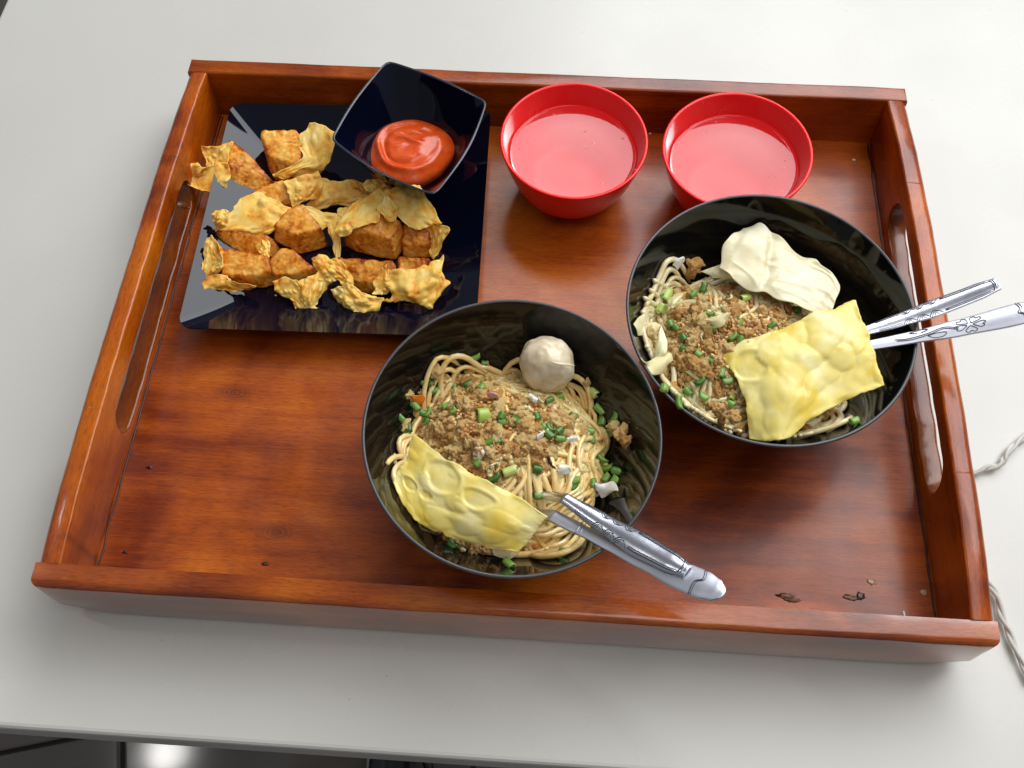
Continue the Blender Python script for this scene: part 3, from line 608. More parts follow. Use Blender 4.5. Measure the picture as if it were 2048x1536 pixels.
WON = [
 ('crisp wonton at the far left whose pale wing sticks out over the plate edge', [(322, 492, 20), (400, 550, 18), (525, 690, 5), (300, 600, 17), (275, 680, 10)], [(395, 785, 0)],
   [[[(182, 515, 22), (250, 512, 23), (322, 492, 23)], [(188, 560, 18), (240, 560, 18), (300, 560, 20)], [(200, 612, 15), (240, 612, 15), (300, 600, 17)]],
    [[(140, 598, 22), (190, 628, 21), (245, 605, 18), (300, 605, 20)], [(92, 625, 22), (140, 670, 14), (230, 660, 16), (295, 655, 17)], [(78, 655, 20), (110, 700, 14), (190, 725, 12), (285, 700, 14)], [(84, 672, 17), (130, 722, 13), (200, 745, 11), (275, 778, 6)]]]),
 ('crisp wonton with an upright bubbly wing touching the sauce dish', [(497, 442, 20), (660, 432, 20), (698, 500, 18), (670, 600, 14), (530, 560, 15)], [(560, 690, 0)],
   [[[(690, 455, 22), (722, 420, 24), (755, 398, 26), (800, 415, 26), (858, 442, 26)], [(690, 520, 18), (740, 500, 19), (790, 500, 21), (845, 530, 21)], [(705, 580, 16), (745, 580, 15), (780, 600, 14), (815, 610, 14)], [(575, 638, 13), (640, 640, 13), (700, 625, 13), (790, 645, 8)], [(600, 668, 9), (650, 672, 9), (700, 660, 9), (770, 650, 8)]]]),
 ('crisp wonton with a broad blistered wing and a rolled corner at its left', [(450, 752, 16), (590, 700, 18), (640, 730, 16), (655, 820, 10), (480, 800, 14)], [],
   [[[(390, 790, 20), (460, 775, 20), (530, 800, 20), (625, 850, 17)], [(345, 850, 18), (420, 850, 19), (510, 860, 19), (600, 890, 15)], [(300, 900, 16), (380, 910, 16), (480, 930, 16), (575, 925, 13)], [(255, 950, 14), (330, 955, 13), (430, 962, 13), (510, 965, 12)]],
    [[(240, 862, 22), (275, 850, 23), (308, 868, 21)], [(232, 905, 19), (265, 890, 23), (300, 900, 18)], [(255, 945, 14), (275, 935, 17), (300, 915, 15)]],
    [[(612, 700, 20), (690, 675, 21), (770, 652, 20)], [(640, 760, 17), (710, 740, 18), (795, 700, 17)], [(662, 825, 12), (715, 800, 13), (770, 780, 12)]]]),
 ('crisp brown wonton tucked under the broad blistered wing at left', [(258, 965, 13), (470, 965, 13), (535, 1010, 10), (500, 1060, 5), (330, 1040, 5)], [],
   [[[(455, 1040, 8), (490, 1010, 11), (525, 1020, 11)], [(475, 1070, 8), (500, 1070, 10), (525, 1070, 9)], [(505, 1108, 6), (512, 1112, 6), (520, 1112, 6)]]]),
 ('flat yellow folded wonton in the middle just below the dish', [(830, 715, 9), (950, 715, 9), (985, 780, 5), (810, 790, 5)], [],
   [[[(800, 690, 14), (870, 700, 14), (950, 695, 14), (1030, 725, 15)], [(785, 740, 12), (860, 745, 13), (950, 745, 13), (1045, 765, 12)], [(760, 800, 9), (840, 795, 10), (930, 790, 10), (1000, 790, 10)], [(732, 845, 5), (800, 835, 6), (880, 815, 7), (960, 828, 6)]],
    [[(950, 690, 18), (990, 700, 19), (1025, 715, 18)], [(965, 720, 16), (1000, 735, 17), (1040, 760, 15)]]]),
 ('crisp wonton with a long thin tail of skin hanging down in the plate centre', [(640, 848, 20), (700, 832, 20), (785, 945, 17), (665, 975, 17), (568, 930, 16)], [(560, 1000, 6)],
   [[[(715, 838, 21), (800, 865, 20), (890, 885, 18), (895, 960, 14), (900, 1040, 9), (885, 1115, 6)], [(745, 880, 19), (800, 905, 18), (855, 915, 17), (868, 975, 13), (880, 1040, 9), (880, 1112, 6)], [(785, 945, 17), (805, 945, 16), (832, 940, 15), (850, 985, 12), (868, 1045, 8), (875, 1108, 6)]]]),
 ('largest crisp wonton with a speckled brown top right of the plate centre', [(935, 910, 23), (1010, 812, 24), (1120, 850, 24), (1205, 915, 20), (1155, 1000, 18), (985, 965, 18)], [],
   [[[(1030, 790, 27), (1090, 755, 27), (1180, 735, 26)], [(960, 840, 26), (1050, 810, 26), (1140, 790, 26)], [(905, 930, 24), (990, 880, 26.5), (1110, 845, 26)], [(930, 965, 21), (1000, 930, 25), (1100, 900, 25.5)]],
    [[(1030, 715, 25), (1060, 688, 26), (1110, 690, 25), (1180, 735, 24)], [(1045, 745, 22), (1080, 740, 23), (1130, 730, 23), (1185, 745, 23)]],
    [[(895, 835, 20), (940, 835, 20)], [(893, 880, 18), (925, 880, 19)], [(900, 930, 17), (925, 920, 18)]],
    [[(1110, 830, 30), (1150, 785, 31), (1195, 820, 30)], [(1120, 860, 28), (1155, 860, 29), (1200, 850, 28)], [(1160, 905, 27), (1180, 895, 27), (1200, 875, 26)]]]),
 ('crisp wonton with a wide folded wing looping down at the right of the plate', [(1245, 930, 16), (1365, 960, 16), (1365, 1030, 11), (1245, 1030, 11)], [],
   [[[(1140, 770, 29), (1215, 745, 30), (1290, 725, 30), (1338, 760, 29)], [(1180, 815, 27), (1240, 810, 28), (1310, 795, 28), (1375, 820, 27)], [(1220, 880, 25), (1270, 890, 25), (1340, 870, 26), (1418, 905, 24)], [(1290, 940, 22), (1330, 935, 22), (1380, 925, 22), (1415, 920, 22)]],
    [[(1300, 935, 22), (1390, 915, 24), (1455, 930, 24), (1468, 950, 23)], [(1330, 925, 20), (1390, 935, 21), (1425, 960, 20), (1450, 985, 19)], [(1385, 1000, 13), (1400, 1010, 13), (1415, 1030, 13), (1430, 1045, 12)], [(1380, 1070, 8), (1385, 1080, 7), (1390, 1090, 6), (1400, 1098, 6)]]]),
 ('crisp wonton at the lower left with ragged wings standing along its left side', [(280, 1062, 16), (500, 1098, 16), (515, 1170, 12), (465, 1190, 11), (290, 1190, 10)], [],
   [[[(190, 1005, 20), (222, 995, 21), (240, 1020, 20), (272, 1080, 19)], [(185, 1070, 16), (210, 1060, 18), (235, 1080, 17), (260, 1110, 16)], [(180, 1140, 13), (205, 1130, 14), (225, 1135, 14), (250, 1140, 14)], [(175, 1225, 9), (195, 1215, 9), (210, 1205, 10), (230, 1190, 10)]],
    [[(180, 1240, 12), (230, 1205, 13), (300, 1195, 12), (330, 1230, 12), (430, 1255, 9)], [(190, 1285, 9), (240, 1250, 10), (300, 1240, 9), (360, 1260, 8), (430, 1262, 7)], [(188, 1338, 5), (235, 1300, 5), (290, 1275, 5), (350, 1275, 5), (420, 1275, 4)]],
    [[(240, 1020, 22), (262, 1060, 22), (275, 1090, 21)], [(255, 1100, 17), (262, 1130, 17), (268, 1150, 17)], [(190, 1195, 11), (215, 1185, 11), (235, 1180, 11)]]]),
 ('crisp wonton in the bottom row with pleated golden skin fanned below it', [(595, 1062, 18), (645, 1068, 18), (745, 1155, 16), (680, 1180, 14), (560, 1190, 12), (538, 1120, 14)], [],
   [[[(680, 1240, 12), (740, 1210, 14), (800, 1180, 13), (855, 1215, 12)], [(690, 1280, 10), (740, 1260, 12), (785, 1245, 11), (830, 1240, 10)], [(705, 1320, 7), (735, 1320, 8), (770, 1310, 7), (815, 1275, 7)], [(720, 1368, 3), (740, 1362, 3), (765, 1350, 3), (790, 1310, 4)]],
    [[(560, 1230, 12), (620, 1215, 14), (680, 1230, 14)], [(580, 1290, 7), (640, 1280, 9), (700, 1285, 9)], [(640, 1320, 5), (670, 1325, 6), (710, 1320, 6)], [(668, 1375, 2), (700, 1378, 2), (800, 1372, 2)]]]),
 ('crisp wonton in the bottom row with frothy wings at its left and below', [(905, 1108, 16), (1165, 1132, 16), (1170, 1200, 12), (1080, 1235, 9), (950, 1210, 9)], [],
   [[[(768, 1110, 18), (810, 1100, 18), (860, 1105, 18), (905, 1115, 18)], [(785, 1150, 15), (830, 1145, 17), (880, 1150, 17), (930, 1170, 16)], [(805, 1195, 12), (850, 1190, 14), (900, 1200, 14), (950, 1215, 13)], [(830, 1232, 9), (870, 1225, 10), (900, 1220, 11), (945, 1248, 9)]],
    [[(862, 1265, 11), (920, 1250, 13), (975, 1265, 12), (1060, 1300, 10)], [(895, 1295, 8), (940, 1300, 10), (1000, 1310, 10), (1080, 1310, 8)], [(905, 1330, 5), (950, 1340, 7), (1010, 1345, 7), (1110, 1335, 5)], [(925, 1352, 3), (970, 1378, 3), (1020, 1388, 3), (1090, 1372, 3)]],
    [[(1120, 1150, 17), (1150, 1145, 17), (1178, 1150, 16)], [(1110, 1220, 12), (1145, 1230, 12), (1178, 1235, 10)], [(1080, 1290, 7), (1120, 1290, 6), (1160, 1280, 5)]]]),
 ('crisp wonton at the lower right end with a frothy pale blistered face', [(1218, 1098, 16), (1362, 1112, 15), (1350, 1180, 10), (1225, 1185, 10)], [],
   [[[(1215, 1175, 15), (1270, 1165, 17), (1340, 1150, 17), (1390, 1130, 17), (1440, 1125, 15)], [(1175, 1200, 13), (1250, 1210, 16), (1330, 1200, 16), (1400, 1190, 16), (1430, 1180, 14)], [(1163, 1250, 10), (1240, 1270, 12), (1320, 1270, 13), (1400, 1240, 12), (1442, 1255, 10)], [(1190, 1305, 7), (1240, 1310, 8), (1310, 1320, 9), (1370, 1310, 8), (1405, 1300, 7)], [(1148, 1345, 3), (1220, 1325, 5), (1300, 1330, 5), (1350, 1362, 4), (1385, 1350, 3)]]]),
]
for k, (lab, body, ex, flaps) in enumerate(WON):
    w = empty('fried_wonton', (0, 0, 0), lab, 'fried wonton', 'fried wontons on the square plate')
    wbody(body, w, k*3.7+1, ex)
    froth = k in (10, 11)
    for j, fr in enumerate(flaps): flap(fr, w, k*11+j+3, nb=60 if froth else 26, br=(.025, .08) if froth else (.035, .10), amp=.0020 if froth else .0014, rag=.0026 if froth else .0015, crk=.0012 if froth else .0004, th=.0006)

for k, (cu, cv) in enumerate([(560, 1300), (420, 1330), (1490, 1180), (1500, 1010), (860, 1400), (230, 1370), (1130, 1400), (700, 1420), (560, 700), (1530, 860)]):
    b = blob(K(cu, cv, .3), .0009+.0003*(k % 3), .0007, .0006, M_fry_flap, 'fried_crumb', None, k*2.2, .5, 2); tag(b, 'tiny golden crumb of fried skin on the navy black plate', 'crumb', 'fried crumbs on the plate')
# ------------------------------------------------------------------ noodle heaps
def heapfn(cx, cy, R, zb, H, seed, bowlc, bowlR):
    def f(x, y):
        r = math.hypot(x-cx, y-cy)/R
        z = zb+H*(1-r**2.4) if r < 1 else zb-(r-1)*R*1.1
        z += .0025*noise.noise(Vector((x*45+seed, y*45, 0)))*(1 if r < 1.1 else .3)
        rb = math.hypot(x-bowlc[0], y-bowlc[1]); wall = ZF+.008+.070*max(0, (rb-.033)/(bowlR-.033))**1.5
        return max(z, wall-.001) if rb < bowlR*.985 else -1
    return f
c1 = atz(1010, 905, .056); H1 = heapfn(c1.x, c1.y, .0595, .038, .031, 1, B1['c'], B1['R'])
c2 = atz(1470, 722, .056); H2 = heapfn(c2.x, c2.y, .066, .044, .025, 5, B2['c'], B2['R'])
def noodles(name, label, cat, fn, cx, cy, R, bc, bR, mat, nb, seed, clear=()):
    rnd = random.Random(seed); o = empty(name, (cx, cy, ZF+.01), label, cat, 'noodle heaps'); inv = Vector((cx, cy, ZF+.01))
    # soft core under the loose strands
    V = []; nr, na = 26, 60
    for j in range(nr):
        for i in range(na):
            a = 2*math.pi*i/na; r = R*.97*(j+.01)/(nr-1)
            rm = next((q*.001 for q in range(1, 90) if math.hypot(cx+q*.001*math.cos(a)-bc[0], cy+q*.001*math.sin(a)-bc[1]) > bR*.79), .09); r = min(R*.97, rm)*(j+.01)/(nr-1); x, y = cx+r*math.cos(a), cy+r*math.sin(a)
            rb = math.hypot(x-bc[0], y-bc[1])
            z = fn(x, y)-.0045-.002*abs(noise.noise(Vector((x*200, y*200, 3))))
            lim0 = bR*.80
            wz = ZF+.0075+.0735*(max(0, rb-.032)/(bR-.033))**1.5
            z = max(z, wz)
            V.append((x-inv.x, y-inv.y, z-inv.z))
    c = build('packed_core', V, grid_faces(na, nr, True), mat, o); c['kind'] = 'stuff'
    cnt = 0
    for b in range(nb):
        a = rnd.uniform(0, 2*math.pi); r = R*math.sqrt(rnd.random())*.97; x, y = cx+r*math.cos(a), cy+r*math.sin(a)
        h = rnd.uniform(0, 2*math.pi); L = rnd.uniform(.045, .11); step = .0022; n = int(L/step)
        k0 = rnd.choice((-1, 1))*rnd.uniform(25, 75); k1 = rnd.uniform(15, 50); ph = rnd.uniform(0, 6); lay = rnd.uniform(-.0035, .0028); kb = rnd.uniform(60, 200); Rb = R*rnd.uniform(.72, .97)
        path = []
        for s in range(n):
            t = s/n; kk = k0*.6+k1*math.sin(ph+t*5)
            dx_, dy_ = x-cx, y-cy; rr = math.hypot(dx_, dy_)
            if rr > Rb:
                out = math.cos(h)*dx_/rr+math.sin(h)*dy_/rr
                crs = math.cos(h)*dy_-math.sin(h)*dx_
                kk = (-1 if crs > 0 else 1)*kb*(1 if out > -.3 else .2)
            h += kk*step; x += math.cos(h)*step; y += math.sin(h)*step; path.append((x, y, h))
        m = rnd.choice((1, 2, 2, 3, 4)); rad = rnd.uniform(.0014, .0019)
        for q in range(m):
            pts = []; off = (q-(m-1)/2)*rad*2.05; w1 = rnd.uniform(0, 6); w2 = rnd.uniform(.0005, .0022); dl = rnd.uniform(-.0013, .0013)
            cut0 = rnd.randint(0, 3); cut1 = rnd.randint(0, 4)
            for s in range(cut0, len(path)-cut1):
                px, py, hh = path[s]; o2 = off+w2*math.sin(w1+s*.25)
                X, Y = px-math.sin(hh)*o2, py+math.cos(hh)*o2; rb = math.hypot(X-bc[0], Y-bc[1])
                lim = bR*.88
                if rb > lim-.0012*abs(math.sin(w1+q)):
                    if pts: break
                    continue
                z = fn(X, Y)+lay+dl+.0013*math.sin(s*.22+ph+w1*.3)
                rb = math.hypot(X-bc[0], Y-bc[1]); z = max(z, ZF+.0095+.0735*(max(0, rb-.032)/(bR-.033))**1.5)
                e = min(s-cut0, len(path)-cut1-1-s)
                if e < 4: z -= .0013*(4-e)
                pts.append((X-inv.x, Y-inv.y, z-inv.z))
            if len(pts) < 8: continue
            V, F = tube(pts, rad*rnd.uniform(.9, 1.1), 7, .85); build('noodle', V, F, mat, o); cnt += 1
            if cnt >= 285: return o
    return o
noodles('noodle_heap', 'heap of soy glazed yellow noodles in the front black bowl', 'noodles', H1, c1.x, c1.y, .0545, B1['c'], B1['R'], M_noodle1, 150, 11)
noodles('noodle_heap', 'heap of pale plain noodles in the right black bowl', 'noodles', H2, c2.x, c2.y, .064, B2['c'], B2['R'], M_noodle2, 150, 23)

# ------------------------------------------------------------------ minced meat
def crumb_mesh(seed, sd):
    bm = bmesh.new(); bmesh.ops.create_icosphere(bm, subdivisions=sd, radius=1); s = Vector((seed*2.3, seed*1.1, -seed))
    ax = Vector((1, random.Random(seed).uniform(.6, 1), random.Random(seed+50).uniform(.55, .85)))
    for v in bm.verts:
        p = v.co.copy(); k = 1+.55*noise.fractal(p*1.3+s, 1, 2, 2)
        vd = noise.voronoi(p*2.6+s)[0][0]; k += .42*(.5-vd); k += .16*(.4-noise.voronoi(p*6+s)[0][0])+.10*noise.noise(p*9+s)
        v.co = Vector((p.x*k*ax.x, p.y*k*ax.y, p.z*k*ax.z))
    me = bpy.data.meshes.new('crumb'); bm.to_mesh(me); bm.free(); me.materials.append(M_meat); me.polygons.foreach_set('use_smooth', [True]*len(me.polygons)); return me
CR3 = [crumb_mesh(i, 3) for i in range(14)]; CR4 = [crumb_mesh(i+30, 4) for i in range(8)]; CR2 = [crumb_mesh(i+60, 2) for i in range(8)]; CR1 = [crumb_mesh(i+90, 1) for i in range(8)]
def meatpile(label, fn, poly, extra, seed, nbig, nsm, lift=.0055):
    rnd = random.Random(seed); o = empty('minced_meat', (0, 0, 0), label, 'minced meat', 'minced meat toppings')
    us = [p[0] for p in poly]; vs = [p[1] for p in poly]; cu, cv = sum(us)/len(us), sum(vs)/len(vs)
    def samp(sh):
        while True:
            u, v = rnd.uniform(min(us), max(us)), rnd.uniform(min(vs), max(vs))
            if inpoly(u, v, poly):
                d = rnd.random(); return cu+(u-cu)*sh, cv+(v-cv)*sh
    def depth(u, v):
        k = 0
        for s in (1.15, 1.35, 1.7):
            if inpoly(cu+(u-cu)*s, cv+(v-cv)*s, poly): k += 1
        return k/3
    n = 0
    for i in range(nbig):
        u, v = samp(rnd.choice((1.06, 1, 1, .9))); d = depth(u, v); sz = rnd.uniform(.0019, .0034) if rnd.random() < .72 else rnd.uniform(.0038, .0056)
        lv = rnd.random()
        p = hit(u, v, lambda x, y: fn(x, y)+lift*d*(.55+.45*lv)) + Vector((0, 0, rnd.uniform(-.0004, .0016)))
        me = rnd.choice(CR4) if sz > .0033 else rnd.choice(CR3)
        c = obj('crumb', me, o, p); c.scale = (sz, sz, sz); c.rotation_euler = (rnd.uniform(0, 6.3), rnd.uniform(0, 6.3), rnd.uniform(0, 6.3)); n += 1
    for (u, v, sz) in extra:
        p = hit(u, v, fn)+Vector((0, 0, sz*.4)); bb_ = B1 if fn is H1 else B2; rb = math.hypot(p.x-bb_['c'][0], p.y-bb_['c'][1]); lm = bb_['R']*.91-sz
        if rb > lm: p.x = bb_['c'][0]+(p.x-bb_['c'][0])*lm/rb; p.y = bb_['c'][1]+(p.y-bb_['c'][1])*lm/rb
        rb = min(rb, lm); p.z = max(p.z, ZF+.0095+.0735*(max(0, rb+sz*.25-.032)/(bb_['R']-.033))**1.5)
        c = obj('crumb', rnd.choice(CR4), o, p); c.scale = (sz, sz, sz); c.rotation_euler = (rnd.uniform(0, 6.3), rnd.uniform(0, 6.3), rnd.uniform(0, 6.3))
    parts = []
    raw2 = [([v.co.copy() for v in m.vertices], [tuple(p.vertices) for p in m.polygons]) for m in CR2+CR1]
    for i in range(nsm):
        u, v = samp(rnd.choice((1.1, 1.0, 1., .9))); d = depth(u, v); sz = rnd.uniform(.0006, .0015); lv = rnd.random()
        p = hit(u, v, lambda x, y: fn(x, y)+lift*d*(.3+.9*lv))
        R_ = Euler((rnd.uniform(0, 6.3), rnd.uniform(0, 6.3), rnd.uniform(0, 6.3))).to_matrix()*sz; rv, rf_ = rnd.choice(raw2[:8] if sz > .0011 else raw2[8:])
        parts.append(([R_ @ q+p for q in rv], rf_))
    V, F = merge(parts); s = build('fine_crumbs', V, F, M_meat, o); s['kind'] = 'stuff'; return o
poly1 = [(803, 835), (828, 788), (868, 758), (930, 748), (985, 745), (1060, 785), (1128, 800), (1160, 835), (1152, 885), (1112, 912), (1080, 950), (1005, 975), (940, 955), (875, 915), (822, 878)]
poly2 = [(1315, 600), (1370, 565), (1440, 560), (1500, 565), (1570, 580), (1620, 640), (1560, 690), (1500, 710), (1465, 740), (1480, 800), (1495, 860), (1440, 815), (1370, 775), (1320, 745), (1310, 690)]
meatpile('brown minced meat heaped on the noodles beside the meatball', H1, poly1, [(1240, 880, .0058), (1225, 866, .004), (1250, 896, .004), (1172, 779, .003), (875, 760, .0042), (1142, 872, .0032), (930, 925, .005), (1020, 925, .0055), (1075, 838, .005), (1100, 848, .0048), (948, 1100, .005), (920, 1095, .004), (970, 1108, .0035), (895, 1080, .003), (995, 1100, .004)], 5, 275, 2200)
meatpile('brown minced meat spread on the noodles beside the boiled wonton', H2, poly2, [(1384, 550, .0052), (1378, 560, .0042), (1390, 542, .0038), (1295, 685, .0048), (1405, 822, .004), (1390, 815, .003), (1470, 745, .004), (1418, 850, .0045), (1440, 855, .004), (1455, 868, .0042), (1400, 838, .003), (1475, 870, .0035), (1606, 872, .0040), (1640, 838, .0052), (1655, 828, .0046), (1630, 852, .0045), (1610, 862, .004), (1345, 788, .0036), (1320, 760, .003), (1430, 870, .0035), (1560, 590, .005), (1530, 590, .004)], 9, 265, 1800, .005)

# ------------------------------------------------------------------ toppings
def onheap(fn, u, v, up=.0015): return hit(u, v, lambda x, y: fn(x, y)+up)
def scal_mesh(seed, L, r, bent=0, inner=True, mats=None):
    """short hollow cut of scallion leaf, slightly squashed"""
    rnd = random.Random(seed); n = 18; V = []; m = 6; fl = rnd.uniform(.6, .95); cutA = rnd.uniform(-.4, .4)
    th = .00035
    for shell in (0, 1):
        for j in range(m):
            t = j/(m-1)
            for i in range(n):
                a = 2*math.pi*i/n; rr = (r-(th if shell else 0))*(1+.07*math.sin(3*a+seed))
                z = (t-.5)*L+cutA*rr*math.cos(a)*(1 if t > .5 else -.5)
                V.append((rr*math.cos(a)+bent*(t-.5)**2*L, rr*fl*math.sin(a), z))
    F = grid_faces(n, m, True); F2 = [tuple(q+n*m for q in f[::-1]) for f in F]; e = []
    for i in range(n):
        e.append((i, (i+1) % n, n*m+(i+1) % n, n*m+i)); k = (m-1)*n; e.append((k+i, n*m+k+i, n*m+k+(i+1) % n, k+(i+1) % n))
    me = mkmesh('scallion_ring', V, [f[::-1] for f in F]+F2+e, mats[0]); me.materials.append(mats[1])
    for p in me.polygons[len(F):]: p.material_index = 1
    return me
SG = [scal_mesh(i, L, r, b, True, (M_green, M_greeni)) for i, (L, r, b) in enumerate([(.0060, .0020, 0), (.0048, .0022, .3), (.0070, .0018, .5), (.0040, .0023, 0), (.0055, .0017, .2)])]
SP = [scal_mesh(i+9, L, r, 0, True, (M_pale, M_pale)) for i, (L, r) in enumerate([(.0050, .0023), (.0042, .0025)])]
def scallion(fn, u, v, k, ang, length, lab, group, pale=False, size=1.):
    """ang: direction of the cut piece in the picture, degrees"""
    p = onheap(fn, u, v, .0066 if (inpoly(u, v, poly1) or inpoly(u, v, poly2)) else .0040); size *= 1.02; d = (atz(u+10*math.cos(math.radians(ang)), v-10*math.sin(math.radians(ang)), p.z)-p).normalized()
    d.z += random.uniform(-.25, .35); o = obj('scallion_piece', (SP if pale else SG)[k % (2 if pale else 5)], None, p)
    o.rotation_euler = d.to_track_quat('Z', 'Y').to_euler(); o.scale = (size, size, size*length); tag(o, lab, 'scallion', group); return o
L1 = [(862, 757, 95, 1.5), (866, 781, 0, 1.1), (846, 766, -20, .7), (911, 745, -60, 1), (909, 769, 80, 1), (937, 768, 30, .9), (963, 774, 50, .9), (950, 716, 20, 1), (968, 727, 0, .9), (894, 810, 25, 1.1), (830, 812, -45, 1.1), (842, 824, -30, 1.1), (858, 826, 60, .9), (854, 843, 60, .8), (801, 835, -45, 1.), (817, 855, -80, .8), (812, 867, 15, 1.1), (908, 822, 50, .6), (1003, 832, 60, 1), (1004, 845, 5, .8), (1032, 841, -50, 1.), (993, 879, -60, 1), (979, 885, 20, 1), (1118, 793, 20, 1.2), (1098, 800, 30, .9), (1199, 819, -40, 1.2), (1205, 842, 80, 1.2), (1230, 837, 60, .9), (1073, 833, -75, 1), (1147, 831, -30, .8), (1083, 857, 40, .9), (1097, 868, -40, 1.3), (1098, 856, -60, .8), (1118, 861, 45, 1.1), (1120, 877, 0, 1), (1177, 861, -12, 1.2), (1184, 880, 90, 1.), (1198, 913, -50, 1.3), (1075, 938, -10, 1.2), (1148, 972, 60, 1.), (1150, 962, 20, .8), (1077, 992, 0, 1), (1212, 937, 0, .9), (1234, 942, -20, 1.3), (1187, 967, 90, 1.), (1212, 956, 50, .9), (1231, 960, 60, .8), (989, 958, 30, 1.1), (955, 926, 40, 1), (1121, 1107, 65, 1.1), (1017, 1127, -45, 1.), (903, 1089, -40, 1.1), (802, 943, 60, .8)]
def reg1(u, v):
    if v > 1050: return 'on the bare black wall below the yellow sheet of the front bowl'
    if u < 830 and v > 900: return 'peeping out left of the yellow sheet of the front bowl'
    if u < 870 and v < 800: return 'against the black wall at the upper left of the front noodles'
    if u < 875: return 'at the left end of the front minced meat'
    if v < 780: return 'along the upper edge of the front noodles, left of the meatball'
    if v < 805 and u > 1090: return 'tucked right under the meatball'
    if 1065 < u < 1150 and v < 885: return 'in the cluster right of the front minced meat'
    if u > 1150 and v < 925: return 'on the right slope of the front noodles'
    if u > 1150: return 'near the torn onion skin at the lower right of the front noodles'
    if v > 915: return 'between the yellow sheet and the fork of the front bowl'
    return 'on the middle of the front minced meat'
def reg2(u, v):
    if u > 1650: return 'alone on the bare black wall below the right yellow sheet'
    if u > 1530: return 'at the upper edge of the right yellow sheet'
    if v > 770: return 'on the pale noodles at the lower left of the right bowl'
    if v > 740: return 'beside the left corner of the right yellow sheet'
    if u < 1335: return 'at the left edge of the right bowl near the pale slices'
    if v < 592: return 'between the boiled wonton and the right minced meat'
    if u < 1400: return 'on the left part of the right minced meat'
    return 'on the middle of the right minced meat'
for k, (u, v, a, l) in enumerate(L1): scallion(H1, u, v, k, a, l, 'green scallion piece '+reg1(u, v), 'green scallions '+reg1(u, v))
for k, (u, v, a, l, s) in enumerate([(1188, 785, -50, 1, 1.1), (1223, 863, 30, .9, 1), (1019, 942, 20, 1.3, 1.1), (966, 830, 10, .9, 1.7)]):
    scallion(H1, u, v, k, a, l, ['pale green scallion cut at the right edge of the noodles, below the meatball', 'pale yellow green scallion cut lying on the meat lump at the right', 'pale green scallion cut on the meat just above the yellow sheet', 'large round pale green scallion slice in the middle of the front minced meat'][k], None, True, s)
L2 = [(1313, 591, -20, 1), (1293, 621, 40, 1.1), (1386, 588, 50, .9), (1407, 576, 70, .9), (1432, 558, 10, .8), (1416, 629, -20, .8), (1594, 619, 0, 1.2), (1351, 654, -50, 1), (1341, 648, -60, .8), (1424, 657, -25, 1.1), (1480, 647, 80, .8), (1367, 675, -60, 1.1), (1372, 699, -10, 1.3), (1396, 708, -30, .7), (1426, 721, 20, .9), (1467, 675, 40, .9), (1482, 678, 70, .8), (1543, 651, 30, .9), (1443, 747, 70, 1), (1455, 763, 10, 1.2), (1402, 764, 35, .9), (1329, 776, 75, 1.), (1359, 785, -50, 1.2), (1376, 783, -40, .9), (1407, 794, -25, 1.1), (1357, 806, -80, 1.), (1462, 807, -40, 1.1), (1463, 793, 85, .8), (1709, 842, 20, .8)]
for k, (u, v, a, l) in enumerate(L2): scallion(H2, u, v, k+2, a, l, 'green scallion piece '+reg2(u, v), 'green scallions '+reg2(u, v))
for k, (u, v, a, l, s) in enumerate([(1331, 592, 60, .9, 1.9), (1323, 618, 60, 1., 1.3), (1491, 595, 20, 1.2, 1.)]):
    scallion(H2, u, v, k, a, l, ['large pale green scallion slice at the left edge of the right bowl', 'yellow green scallion slice below the large pale slice at left', 'pale green scallion cut on the meat below the boiled wonton'][k], None, True, s)
def flake(name, label, cat, fn, outline, up, mat, th=.0006, seed=0, curl=.0015, group=None):
    up += .003 if inpoly(outline[0][0], outline[0][1], poly1) or inpoly(outline[0][0], outline[0][1], poly2) else 0
    P = [onheap(fn, u, v, up+z*.001) for u, v, z in outline]; n = len(P)//2
    o = flap([P[:n], [(P[i]+P[-1-i])/2+Vector((0, 0, curl)) for i in range(n)], [P[-1-i] for i in range(n)]], None, seed, mat=mat, nb=4, amp=.0004, rag=.00025, th=th, nu=16, nv=12, name=name, crk=.0004)
    tag(o, label, cat, group); return o
flake('onion_flake', 'white onion flake lying on the front minced meat', 'onion', H1, [(946, 905, 2), (958, 893, 4), (972, 903, 2), (966, 916, 1), (955, 922, 1), (947, 918, 1)], .003, M_white, seed=1)
flake('onion_flake', 'smooth white onion flake on the noodles, right of centre in the front bowl', 'onion', H1, [(1115, 940, 2), (1120, 929, 4), (1135, 930, 4), (1143, 942, 2), (1132, 949, 2), (1116, 950, 1)], .003, M_white, seed=2)
flake('onion_flake', 'thin white onion strip beside the green scallion cluster', 'onion', H1, [(1132, 876, 2), (1142, 872, 3), (1155, 873, 2), (1155, 882, 1), (1144, 884, 2), (1136, 886, 1)], .003, M_white, seed=3)
flake('onion_flake', 'tiny white onion chip left of the green scallion cluster', 'onion', H1, [(1073, 872, 2), (1080, 866, 3), (1087, 864, 3), (1087, 870, 2), (1082, 877, 1), (1075, 879, 1)], .004, M_white, seed=4)
flake('onion_flake', 'white onion bit just below left of the meatball', 'onion', H1, [(1056, 790, 2), (1063, 788, 3), (1076, 800, 2), (1074, 806, 1), (1065, 804, 1), (1058, 797, 1)], .003, M_white, seed=5)
flake('onion_flake', 'jagged translucent onion skin at the right edge of the front noodles', 'onion', H1, [(1188, 966, 3), (1205, 968, 4), (1228, 962, 5), (1238, 982, 3), (1222, 985, 2), (1204, 997, 1), (1196, 985, 1), (1190, 980, 1)], .004, M_white, .0004, 6)
